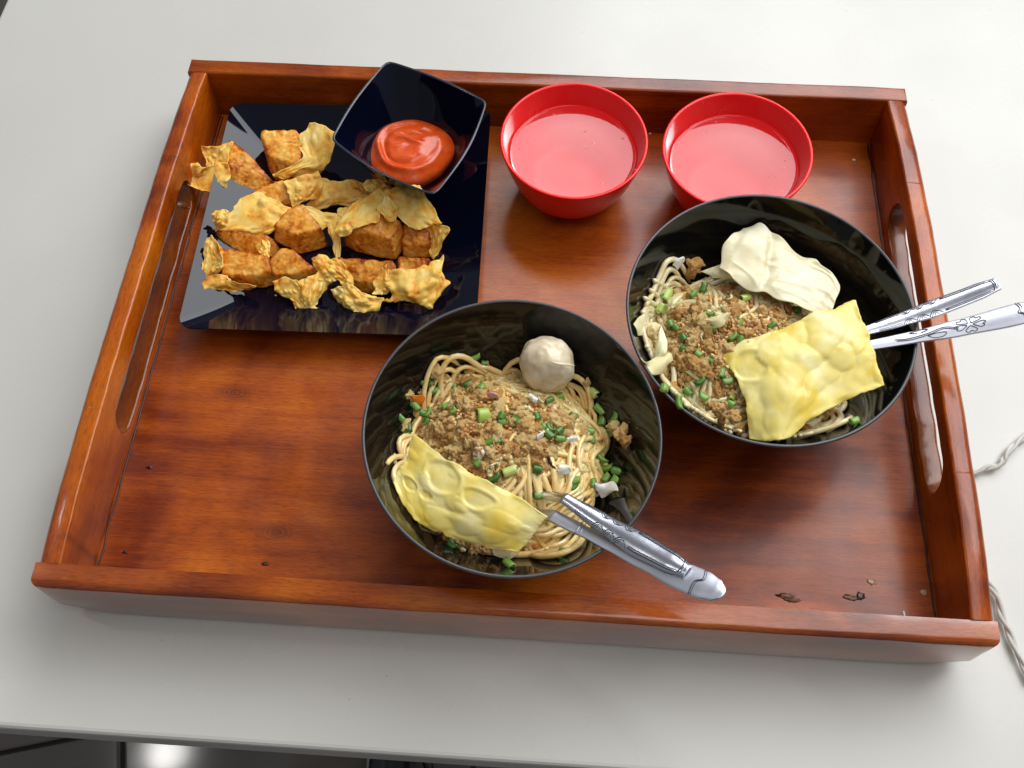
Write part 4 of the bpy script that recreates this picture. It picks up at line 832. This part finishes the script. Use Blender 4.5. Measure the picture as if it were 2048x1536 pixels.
flake('cabbage_flake', 'torn pale cabbage flake against the left wall of the right bowl', 'cabbage', H2, [(1266, 648, 3), (1280, 632, 5), (1296, 630, 5), (1298, 645, 3), (1290, 668, 3), (1276, 672, 2)], .003, M_cab, seed=11)
flake('cabbage_flake', 'small yellow cabbage flake beside the torn one at left', 'cabbage', H2, [(1297, 648, 4), (1310, 644, 5), (1322, 650, 4), (1312, 668, 4), (1304, 678, 3), (1296, 675, 3)], .004, M_cab, seed=12)
flake('cabbage_flake', 'long upright cabbage strip left of the right minced meat', 'cabbage', H2, [(1322, 650, 4), (1334, 680, 5), (1334, 705, 5), (1322, 718, 4), (1310, 714, 4), (1314, 680, 4)], .004, M_cab, seed=13)
flake('cabbage_flake', 'curled pale cabbage scrap at the lower left of the right bowl', 'cabbage', H2, [(1280, 712, 3), (1292, 725, 6), (1315, 712, 7), (1340, 705, 5), (1346, 722, 3), (1330, 738, 5), (1318, 750, 3), (1300, 748, 3), (1286, 735, 2), (1278, 725, 2)], .003, M_cab, seed=14)
flake('onion_flake', 'white onion ring cut beside the top left meat lump in the right bowl', 'onion', H2, [(1345, 530, 6), (1352, 518, 8), (1366, 514, 8), (1370, 520, 7), (1360, 534, 6), (1354, 542, 5)], .004, M_white, seed=15)
flake('shallot_petal', 'tan fried petal on the middle of the right minced meat', 'fried shallot', H2, [(1404, 640, 4), (1425, 634, 6), (1455, 624, 7), (1458, 634, 5), (1440, 655, 5), (1418, 645, 4)], .005, M_cab, seed=16)
flake('shallot_petal', 'thin tan petal at the top left of the right minced meat', 'fried shallot', H2, [(1335, 600, 4), (1350, 588, 5), (1368, 586, 5), (1362, 598, 4), (1345, 612, 4), (1334, 615, 3)], .005, M_cab, seed=17)
flake('shallot_petal', 'pink shallot slice on top of the front minced meat', 'shallot', H1, [(974, 788, 4), (985, 784, 6), (997, 788, 5), (996, 797, 4), (984, 794, 4), (975, 794, 3)], .006, leaf('pink shallot', (.55, .25, .28), (.70, .42, .40)), seed=18)
flake('orange_peel_bit', 'orange oily scrap at the upper left edge of the front noodles', 'garnish', H1, [(822, 792, 4), (838, 790, 6), (856, 792, 5), (850, 805, 4), (836, 812, 3), (828, 806, 3)], .003, M_oil, seed=19)
for k, (u, v) in enumerate([(1142, 905), (1140, 940), (1150, 832), (1100, 1038), (1070, 1090)]):
    b = blob(onheap(H1, u, v, .002), .0022, .0018, .0009, M_oil, 'chili_bit', None, k, .4, 3); tag(b, 'small orange chili bit stuck to the noodles of the front bowl', 'chili', 'orange chili bits in the front bowl')
def strip(fn, pts, label, r=.0010, mat=None, seed=0, group=None, up=.0045, name='fried_shallot', par=None):
    P = [onheap(fn, u, v, up) for u, v in pts]; Q = [cr(P, i/14)+Vector((0, 0, .0006*math.sin(i*1.3+seed))) for i in range(15)]
    V, F = tube(Q, [r*(1+.35*noise.noise(Vector((i*.7, seed, 0)))) for i in range(15)], 7, .5)
    V = [v+nvec(v*700)*.0004 for v in V]; o = build(name, V, F, mat or M_shallot, par)
    if label: tag(o, label, 'fried shallot', group)
    return o
strip(H1, [(938, 885), (955, 878), (975, 868), (988, 855), (990, 835)], 'long curved fried shallot strip across the front minced meat', .0016, M_cab, 1)
strip(H1, [(937, 938), (950, 942), (965, 948), (968, 956)], 'rough pinkish fried shallot strip just above the yellow sheet', .0016, M_shallot, 2)
strip(H1, [(966, 925), (976, 938), (980, 955)], 'bent tan fried shallot strip right of the rough pinkish one', .0013, M_cab, 3)
strip(H1, [(900, 888), (902, 905), (899, 920)], 'upright tan fried shallot strip in the left of the front meat', .0011, M_cab, 4)
strip(H1, [(1095, 912), (1100, 925), (1110, 940)], 'dark brown thin shallot strip on the bare noodles, right of the front meat', .0009, M_dark, 5)
strip(H1, [(789, 908), (790, 925), (795, 948)], 'crinkled pale strip hanging at the left edge of the front bowl', .0012, M_cab, 6, up=.003)
strip(H1, [(1045, 760), (1065, 775), (1083, 786)], 'thin tan strip tucked under the meatball', .0009, M_cab, 7)
strip(H1, [(975, 724), (978, 738), (974, 752)], 'dark purple fried shallot at the top of the front noodles', .0014, M_shallot, 8)
def shallots(fn, poly, n, seed, label, group):
    rnd = random.Random(seed); us = [p[0] for p in poly]; vs = [p[1] for p in poly]; k = 0
    hp = empty('crisp_shallots', (0, 0, 0), label, 'fried shallots', group)
    while k < n:
        u, v = rnd.uniform(min(us), max(us)), rnd.uniform(min(vs), max(vs))
        if not inpoly(u, v, poly): continue
        a = rnd.uniform(0, 6.3); l = rnd.uniform(6, 15); b = rnd.uniform(-5, 5)
        strip(fn, [(u-l*math.cos(a), v-l*math.sin(a)), (u+b*math.sin(a), v-b*math.cos(a)), (u+l*math.cos(a), v+l*math.sin(a))], None, rnd.uniform(.0006, .0012), rnd.choice((M_shallot, M_shallot, M_cab)), k, None, rnd.uniform(.004, .0075), 'shred', hp); k += 1
shallots(H1, [(880, 770), (1000, 760), (1130, 810), (1120, 890), (1000, 940), (900, 890)], 46, 3, 'small crisp fried shallot shreds sprinkled on the minced meat of the front bowl', 'crisp shallot toppings')
shallots(H2, [(1420, 590), (1560, 600), (1600, 640), (1470, 720), (1400, 690)], 44, 4, 'small crisp fried shallot shreds sprinkled on the minced meat of the right bowl', 'crisp shallot toppings')

# meatball
mp = atz(1094, 728, .068)
mb = blob(mp, .0160, .0155, .0170, M_ball, 'meatball', None, 3.3, .10, 5, 1.5); tag(mb, 'pale grey beige meatball resting on the noodles of the front bowl', 'meatball')
fp = [atz(u, v, z) for u, v, z in ((1100, 722, .0852), (1112, 726, .0848), (1125, 728, .0838), (1138, 729, .0815), (1150, 731, .079))]
V, F = tube([cr(fp, i/15)-mp for i in range(16)], [.0009*math.sin(math.pi*(i+.6)/16)+.0001 for i in range(16)], 8, .5); build('torn_lip', V, F, M_ball, mb)

# yellow sheets
def sheet(rows, label, seed, bb, nu=70, nv=50, th=.0008, holes=()):
    V, a, b = loft(rows, nu, nv); rnd = random.Random(seed); asp = .7
    small = [(rnd.random(), rnd.random(), rnd.uniform(.04, .085), rnd.uniform(.3, .8)) for _ in range(16)]
    def fn(u, v, p):
        h = 0; q = nvec(Vector((u*4.5, v*4.5, seed)))*.055; u += q.x; v += q.y
        for bu, bv, r, s in bb:
            d2 = ((u-bu)**2+((v-bv)*asp)**2)/(r*r)
            if s > 0:
                if d2 < 1: h = max(h, s*.0016*(1-d2)**.55*min(1, r/.1))
            else:
                d = math.sqrt(d2); h += .00045*math.exp(-((d-1)/.10)**2)-.0009/(1+math.exp((d-.88)*26))
        for bu, bv, r, s in small:
            d2 = ((u-bu)**2+((v-bv)*asp)**2)/(r*r)
            if d2 < 1: h += s*.0006*(1-d2)**.7
        return h+.0030*noise.noise(p*30+Vector((seed, 0, 0)))+.0005*noise.noise(p*75+Vector((0, seed, 0)))+.0003*noise.noise(p*200)
    V = disp_grid(V, nu, nv, fn)
    for k, p in enumerate(V):
        i, j = k % nu, k//nu; e = min(i, nu-1-i, j, nv-1-j)
        if e < 3: V[k] = p+nvec(p*85+Vector((seed, 0, 0)))*.0024*(1-e/3)+nvec(p*500)*.0006*(1-e/3)
    F = [f for f in grid_faces(nu, nv) if not any(((f[0] % nu)/(nu-1)-hu)**2+(((f[0]//nu)/(nv-1)-hv)*asp)**2 < hr*hr*(1+.5*noise.noise(Vector((f[0]*.9, hu*9, 0)))) for hu, hv, hr in holes)]
    o = build('wonton_sheet', V, F, M_sheet); solid(o, th); sub(o, 1); tag(o, label, 'wonton sheet', 'yellow wonton sheets'); return o
zz = .001
def A_(u, v, z): return atz(u, v, z*zz)
sheet([[A_(1444, 707, 74), A_(1535, 665, 81), A_(1625, 628, 85), A_(1712, 601, 88)],
       [A_(1470, 760, 75), A_(1555, 715, 82), A_(1650, 690, 85), A_(1735, 660, 86)],
       [A_(1492, 815, 73), A_(1580, 785, 79), A_(1670, 745, 81), A_(1748, 715, 83)],
       [A_(1500, 880, 66), A_(1560, 878, 72), A_(1660, 818, 75), A_(1764, 768, 79)]],
      'square bubbly yellow fried wonton sheet covering the lower right of the right bowl', 4,
      [(.14, .28, .13, -1), (.36, .22, .15, .9), (.50, .12, .09, .6), (.48, .42, .12, .9), (.38, .5, .10, .8), (.66, .32, .11, .8), (.72, .18, .13, .6), (.75, .52, .10, .9), (.9, .45, .07, .6), (.52, .66, .08, .8), (.45, .80, .06, .6), (.25, .62, .12, .8), (.3, .78, .14, .7), (.62, .62, .08, .5)])
sheet([[A_(823, 869, 72), A_(900, 922, 78), A_(990, 972, 80), A_(1098, 1029, 78)],
       [A_(812, 910, 70), A_(880, 965, 76), A_(970, 1012, 78), A_(1082, 1050, 75)],
       [A_(800, 940, 68), A_(858, 1005, 71), A_(950, 1050, 73), A_(1062, 1075, 71)],
       [A_(789, 968, 66), A_(835, 1042, 66), A_(925, 1085, 66), A_(1035, 1104, 66)]],
      'curved bubbly yellow fried wonton sheet lying at the lower left of the front bowl', 8,
      [(.32, .25, .16, -1), (.62, .30, .11, -1), (.12, .7, .08, -1), (.28, .60, .06, -1), (.5, .5, .09, .7), (.6, .7, .13, .8), (.45, .8, .10, .6), (.8, .5, .12, .5), (.8, .75, .1, .6), (.2, .45, .06, .5)], holes=[(.50, .985, .03)])
# small pale tongue hanging below the front sheet
tg = flap([[A_(985, 1090, 62), A_(1015, 1092, 62), A_(1048, 1086, 62)], [A_(985, 1105, 60), A_(1018, 1108, 60), A_(1042, 1100, 60)], [A_(998, 1113, 58), A_(1015, 1118, 58), A_(1030, 1113, 58)]], None, 5, mat=M_boil, nb=4, amp=.0005, rag=.0006, th=.0008, name='loose_skin_scrap', crk=.0004); tag(tg, 'pale skin scrap hanging below the curved yellow sheet', 'wonton skin')

# boiled wonton
rows = [[A_(1486, 447, 75), A_(1530, 456, 75), A_(1562, 482, 74), A_(1600, 508, 73.5), A_(1655, 538, 73), A_(1674, 570, 72)],
        [A_(1460, 474, 75.5), A_(1510, 490, 76.5), A_(1550, 512, 75), A_(1592, 534, 74), A_(1645, 560, 73.5), A_(1672, 592, 72)],
        [A_(1446, 508, 75), A_(1492, 524, 76), A_(1535, 548, 75), A_(1580, 568, 74), A_(1620, 590, 73), A_(1668, 608, 71.5)],
        [A_(1437, 537, 73.5), A_(1475, 560, 74.5), A_(1512, 580, 74.5), A_(1565, 600, 73.5), A_(1610, 620, 72.5), A_(1652, 628, 71)]]
V, a, b = loft(rows, 90, 60)
def bw(u, v, p):
    d2 = ((u-.2)**2+((v-.35)*.6)**2)/.03; h = .0012*math.exp(-d2*1.6)
    q = Vector((u*2.2+v*1.2, v*3.2-u*.8, 3)); w = noise.noise(q+nvec(q*1.3)*.5)
    h += .0007*(1-min(1, abs(w)*2.4))**1.6*min(1, u*3)
    h -= .0014*math.exp(-((u-.30-.15*v)/.045)**2)
    h += .0011/(1+math.exp(-(u-.64+.22*v-.03*math.sin(v*9))*90))
    return h+.0010*noise.noise(p*38)+.0003*noise.noise(p*150)
V = disp_grid(V, 90, 60, bw)
for k, p in enumerate(V):
    i, j = k % 90, k//90; e = min(i, 89-i, j, 59-j)
    if e < 9: V[k] = p+nvec(Vector((p.x, p.y, 0))*75)*.0042*(1-e/9)**1.3+Vector((0, 0, -.00008*(9-e)))
bwm = empty('boiled_wonton', (0, 0, 0), 'pale creamy boiled wonton draped at the top of the right bowl', 'boiled wonton')
o = build('skin', V, grid_faces(90, 60), M_boil, bwm); solid(o, .0008); sub(o, 1)
flap([[A_(1400, 545, 62), A_(1425, 535, 66), A_(1450, 528, 68)], [A_(1420, 550, 64), A_(1440, 548, 67), A_(1462, 545, 69)], [A_(1425, 556, 63), A_(1450, 556, 65), A_(1475, 560, 67)]], bwm, 9, mat=M_boil, nb=3, amp=.0005, rag=.0006, th=.0009, name='skin_edge', crk=.0005)
blob(A_(1505, 507, 70), .012, .010, .006, M_ball, 'filling', bwm, 2, .2, 3)

# ------------------------------------------------------------------ cutlery
def cutlery(name, label, p0, p1, tip, prof, crown, mat, orn, extra_in=.05, endcut=None):
    """straight line from p0 (in the food) over the rim point p1 to the picture point tip"""
    d = (p1-p0).normalized(); best = min((( (pr(p0+d*(i*.0005))[0]-tip[0])**2+(pr(p0+d*(i*.0005))[1]-tip[1])**2, i*.0005) for i in range(20, 500)))
    L = best[1]; side = d.cross(Vector((0, 0, 1))).normalized(); n = side.cross(d)
    o = empty(name, p0, label, name.replace('_', ' '))
    def W(t):
        for (a, wa), (b, wb) in zip(prof[:-1], prof[1:]):
            if t <= b: f = (t-a)/(b-a); f = f*f*(3-2*f); return wa+(wb-wa)*f
        return prof[-1][1]
    def S(t, w, up=0):  # w in -1..1
        hw = W(t)*.5; return d*(t*L)+side*(w*hw)+n*(crown*(hw/.006)*(1-w*w)+up)+n*(-.0025*math.sin(math.pi*max(0, min(1, t))))+Vector((0, 0, -.85*max(0, -t*L)))
    nu, nv = 120, 13; V = []
    t0 = -extra_in/L
    for j in range(nu):
        t = t0+(1-t0)*j/(nu-1)
        for i in range(nv): V.append(S(t, -1+2*i/(nv-1)))
    k = len(V)
    for j in range(nu):
        t = t0+(1-t0)*j/(nu-1)
        for i in range(nv): V.append(S(t, -1+2*i/(nv-1))-n*.0014)
    F = grid_faces(nv, nu)+[tuple(q+k for q in f[::-1]) for f in grid_faces(nv, nu)]
    for j in range(nu-1):
        a = j*nv; F.append((a, a+nv, a+nv+k, a+k)); a = j*nv+nv-1; F.append((a+nv, a, a+k, a+nv+k))
    for i in range(nv-1): F.append((i+1, i, i+k, i+1+k)); a = (nu-1)*nv+i; F.append((a, a+1, a+1+k, a+k))
    h = build('handle', V, F, mat, o); bm = bmesh.new(); bm.from_mesh(h.data); bmesh.ops.recalc_face_normals(bm, faces=bm.faces); bm.to_mesh(h.data); bm.free(); bevel_mod(h, .0004, 2)
    def line(pts, r=.00028, m=M_groove, up=.0001, nm='engraving'):
        P = [Vector((a, b, 0)) for a, b in pts]; Q = [cr(P, i/(6*(len(P)-1))) for i in range(6*(len(P)-1)+1)]
        V, F = tube([S(q.x, q.y, up) for q in Q], r, 6); return V, F
    gr, rl = orn(S, line, W, L)
    if gr: V, F = merge(gr); build('engraving', V, F, M_groove, o)
    if rl: V, F = merge(rl); build('relief', V, F, mat, o)
    return o
def scrolls(line, t0, t1, side_, n=3):
    g = []; r = []
    for k in range(n):
        a = t0+(t1-t0)*k/n; w = (t1-t0)/n; s = side_
        P = [(a, s*.88), (a+w*.25, s*.45), (a+w*.65, s*.42), (a+w*.95, s*.75)]
        g.append(line(P, .00026, up=.00002)); g.append(line([(x+w*.12, y+s*.13) for x, y in P], .0002, up=.0001))
        g.append(line([(a+w*.35, s*.9), (a+w*.5, s*.65), (a+w*.75, s*.85)], .0002, up=.00005))
    return g, r
def orn_scroll(ts, te, tend):
    def f(S, line, W, L):
        g = []; r = []
        for s in (-1, 1):
            a, b = scrolls(line, ts, te, s, 3); g += a; r += b
            for w in (.80, .62): g.append(line([(te+.02, s*w), ((te+tend)/2, s*w), (tend, s*w)], .0002)); g.append(line([(.12, s*(w+.05)), (ts-.08, s*(w+.05)), (ts, s*w)], .0002))
            r.append(line([(te+.02, s*.72), ((te+tend)/2, s*.72), (tend, s*.72)], .00035))
        g.append(line([(tend, -.8), (tend+.01, 0), (tend, .8)], .0003)); r.append(line([(tend+.018, -.75), (tend+.026, 0), (tend+.018, .75)], .0004))
        return g, r
    return f
def orn_flower(S, line, W, L):
    g = []; fc = (.56, .0)
    asp = .0055/L
    for k in range(5):
        a = 2*math.pi*k/5+.3; hw = 1
        def pt(rr, da): return (fc[0]+asp*rr*math.cos(a+da)*1.1, fc[1]+rr*math.sin(a+da)*.62)
        g.append(line([pt(.25, 0), pt(.8, -.45), pt(1.2, -.42), pt(1.35, -.18), pt(1.12, 0), pt(1.35, .18), pt(1.2, .42), pt(.8, .45), pt(.25, 0)], .00024))
    g.append(line([(.50, .1), (.42, -.35), (.33, .0), (.22, .25), (.15, .0)], .00026)); g.append(line([(.49, .25), (.42, -.15), (.34, .2), (.24, .5), (.16, .3)], .00026))
    g.append(line([(.33, .35), (.36, .75), (.41, .7), (.43, .3), (.38, .2), (.33, .35)], .00024)); g.append(line([(.28, -.3), (.24, -.6), (.30, -.85), (.34, -.6), (.30, -.3)], .0003))
    g.append(line([(.82, -1), (.83, -.4), (.815, 0), (.84, .3), (.85, 1)], .0003))
    return g, [line([(.835, -1), (.845, -.4), (.83, 0), (.855, .3), (.865, 1)], .0004)]
def orn_collar(S, line, W, L):
    r = [line([(.165, -1), (.17, -.4), (.172, .4), (.167, 1)], .0006), line([(.185, -1), (.19, -.4), (.192, .4), (.187, 1)], .0004)]
    g = [line([(.86, -1), (.875, -.3), (.845, .1), (.845, 1)], .00028), line([(.87, -1), (.885, -.3), (.855, .1), (.855, 1)], .0002)]
    return g, r
# front bowl: the rounded one lies below, the square ended one on top
cutlery('spoon', 'steel spoon with a rounded handle end, lower of the pair in the front bowl', atz(1103, 1030, .072), atz(1235, 1090, .0858), (1462, 1160),
        [(-.4, .006), (0, .0068), (.16, .0068), (.2, .0062), (.35, .0078), (.55, .0105), (.78, .0145), (.88, .0145), (.95, .0115), (.985, .007), (1, .002)], .0011, M_steel2, orn_collar, .03)
cutlery('fork', 'steel fork with a scrolled square ended handle lying on the rounded spoon', atz(1128, 995, .0795), atz(1268, 1078, .0915), (1380, 1132),
        [(-.4, .004), (0, .0064), (.3, .0102), (.62, .0138), (.85, .0120), (1, .0076)], .0019, M_steel, orn_scroll(.28, .56, .95), .03)
cutlery('fork', 'steel fork with a scrolled square ended handle, upper of the pair in the right bowl', atz(1722, 664, .0815), atz(1812, 632, .0885), (1999, 573),
        [(-.4, .004), (0, .0056), (.3, .0085), (.55, .0106), (.85, .0100), (1, .0078)], .0013, M_steel, orn_scroll(.30, .58, .955), .03)
cutlery('spoon', 'steel spoon with an engraved flower handle, lower of the pair in the right bowl', atz(1735, 691, .0800), atz(1826, 671, .0872), (2110, 616),
        [(-.4, .0055), (0, .0062), (.25, .0074), (.5, .0104), (.8, .0130), (.92, .012), (1, .004)], .0013, M_steel2, orn_flower, .03)

# ------------------------------------------------------------------ cord
cp = [atz(2075, 850, .003), atz(2048, 875, .003), atz(2015, 905, .003), atz(1998, 930, .003), atz(1965, 940, .003), Vector((.262, -.082, .003)), Vector((.2575, -.105, .003)), Vector((.261, -.130, .003)), atz(1985, 1180, .003), atz(2005, 1235, .003), atz(2030, 1300, .003), atz(2062, 1365, .003)]
N = 260; ctr = [cr(cp, i/(N-1)) for i in range(N)]
def strand(ph, r=.0012, tw=.0009):
    pts = []
    for i, p in enumerate(ctr):
        t = (ctr[min(i+1, N-1)]-ctr[max(i-1, 0)]).normalized(); b = t.cross(Vector((0, 0, 1))).normalized(); u = b.cross(t); a = ph+i*.15+.8*noise.noise(Vector((i*.05, 0, 0)))
        pts.append(p+b*(tw*math.cos(a))+u*(tw*math.sin(a)+.0008)+nvec(p*90)*.0006)
    return tube(pts, [r*(1+.2*noise.noise(Vector((i*.15, ph, 0)))) for i in range(N)], 8)
co = empty('cord', (0, 0, 0), 'white twisted cord lying on the table beside the right tray handle', 'cord')
for ph in (0, math.pi):
    V, F = strand(ph); build('strand', V, F, M_cord, co)
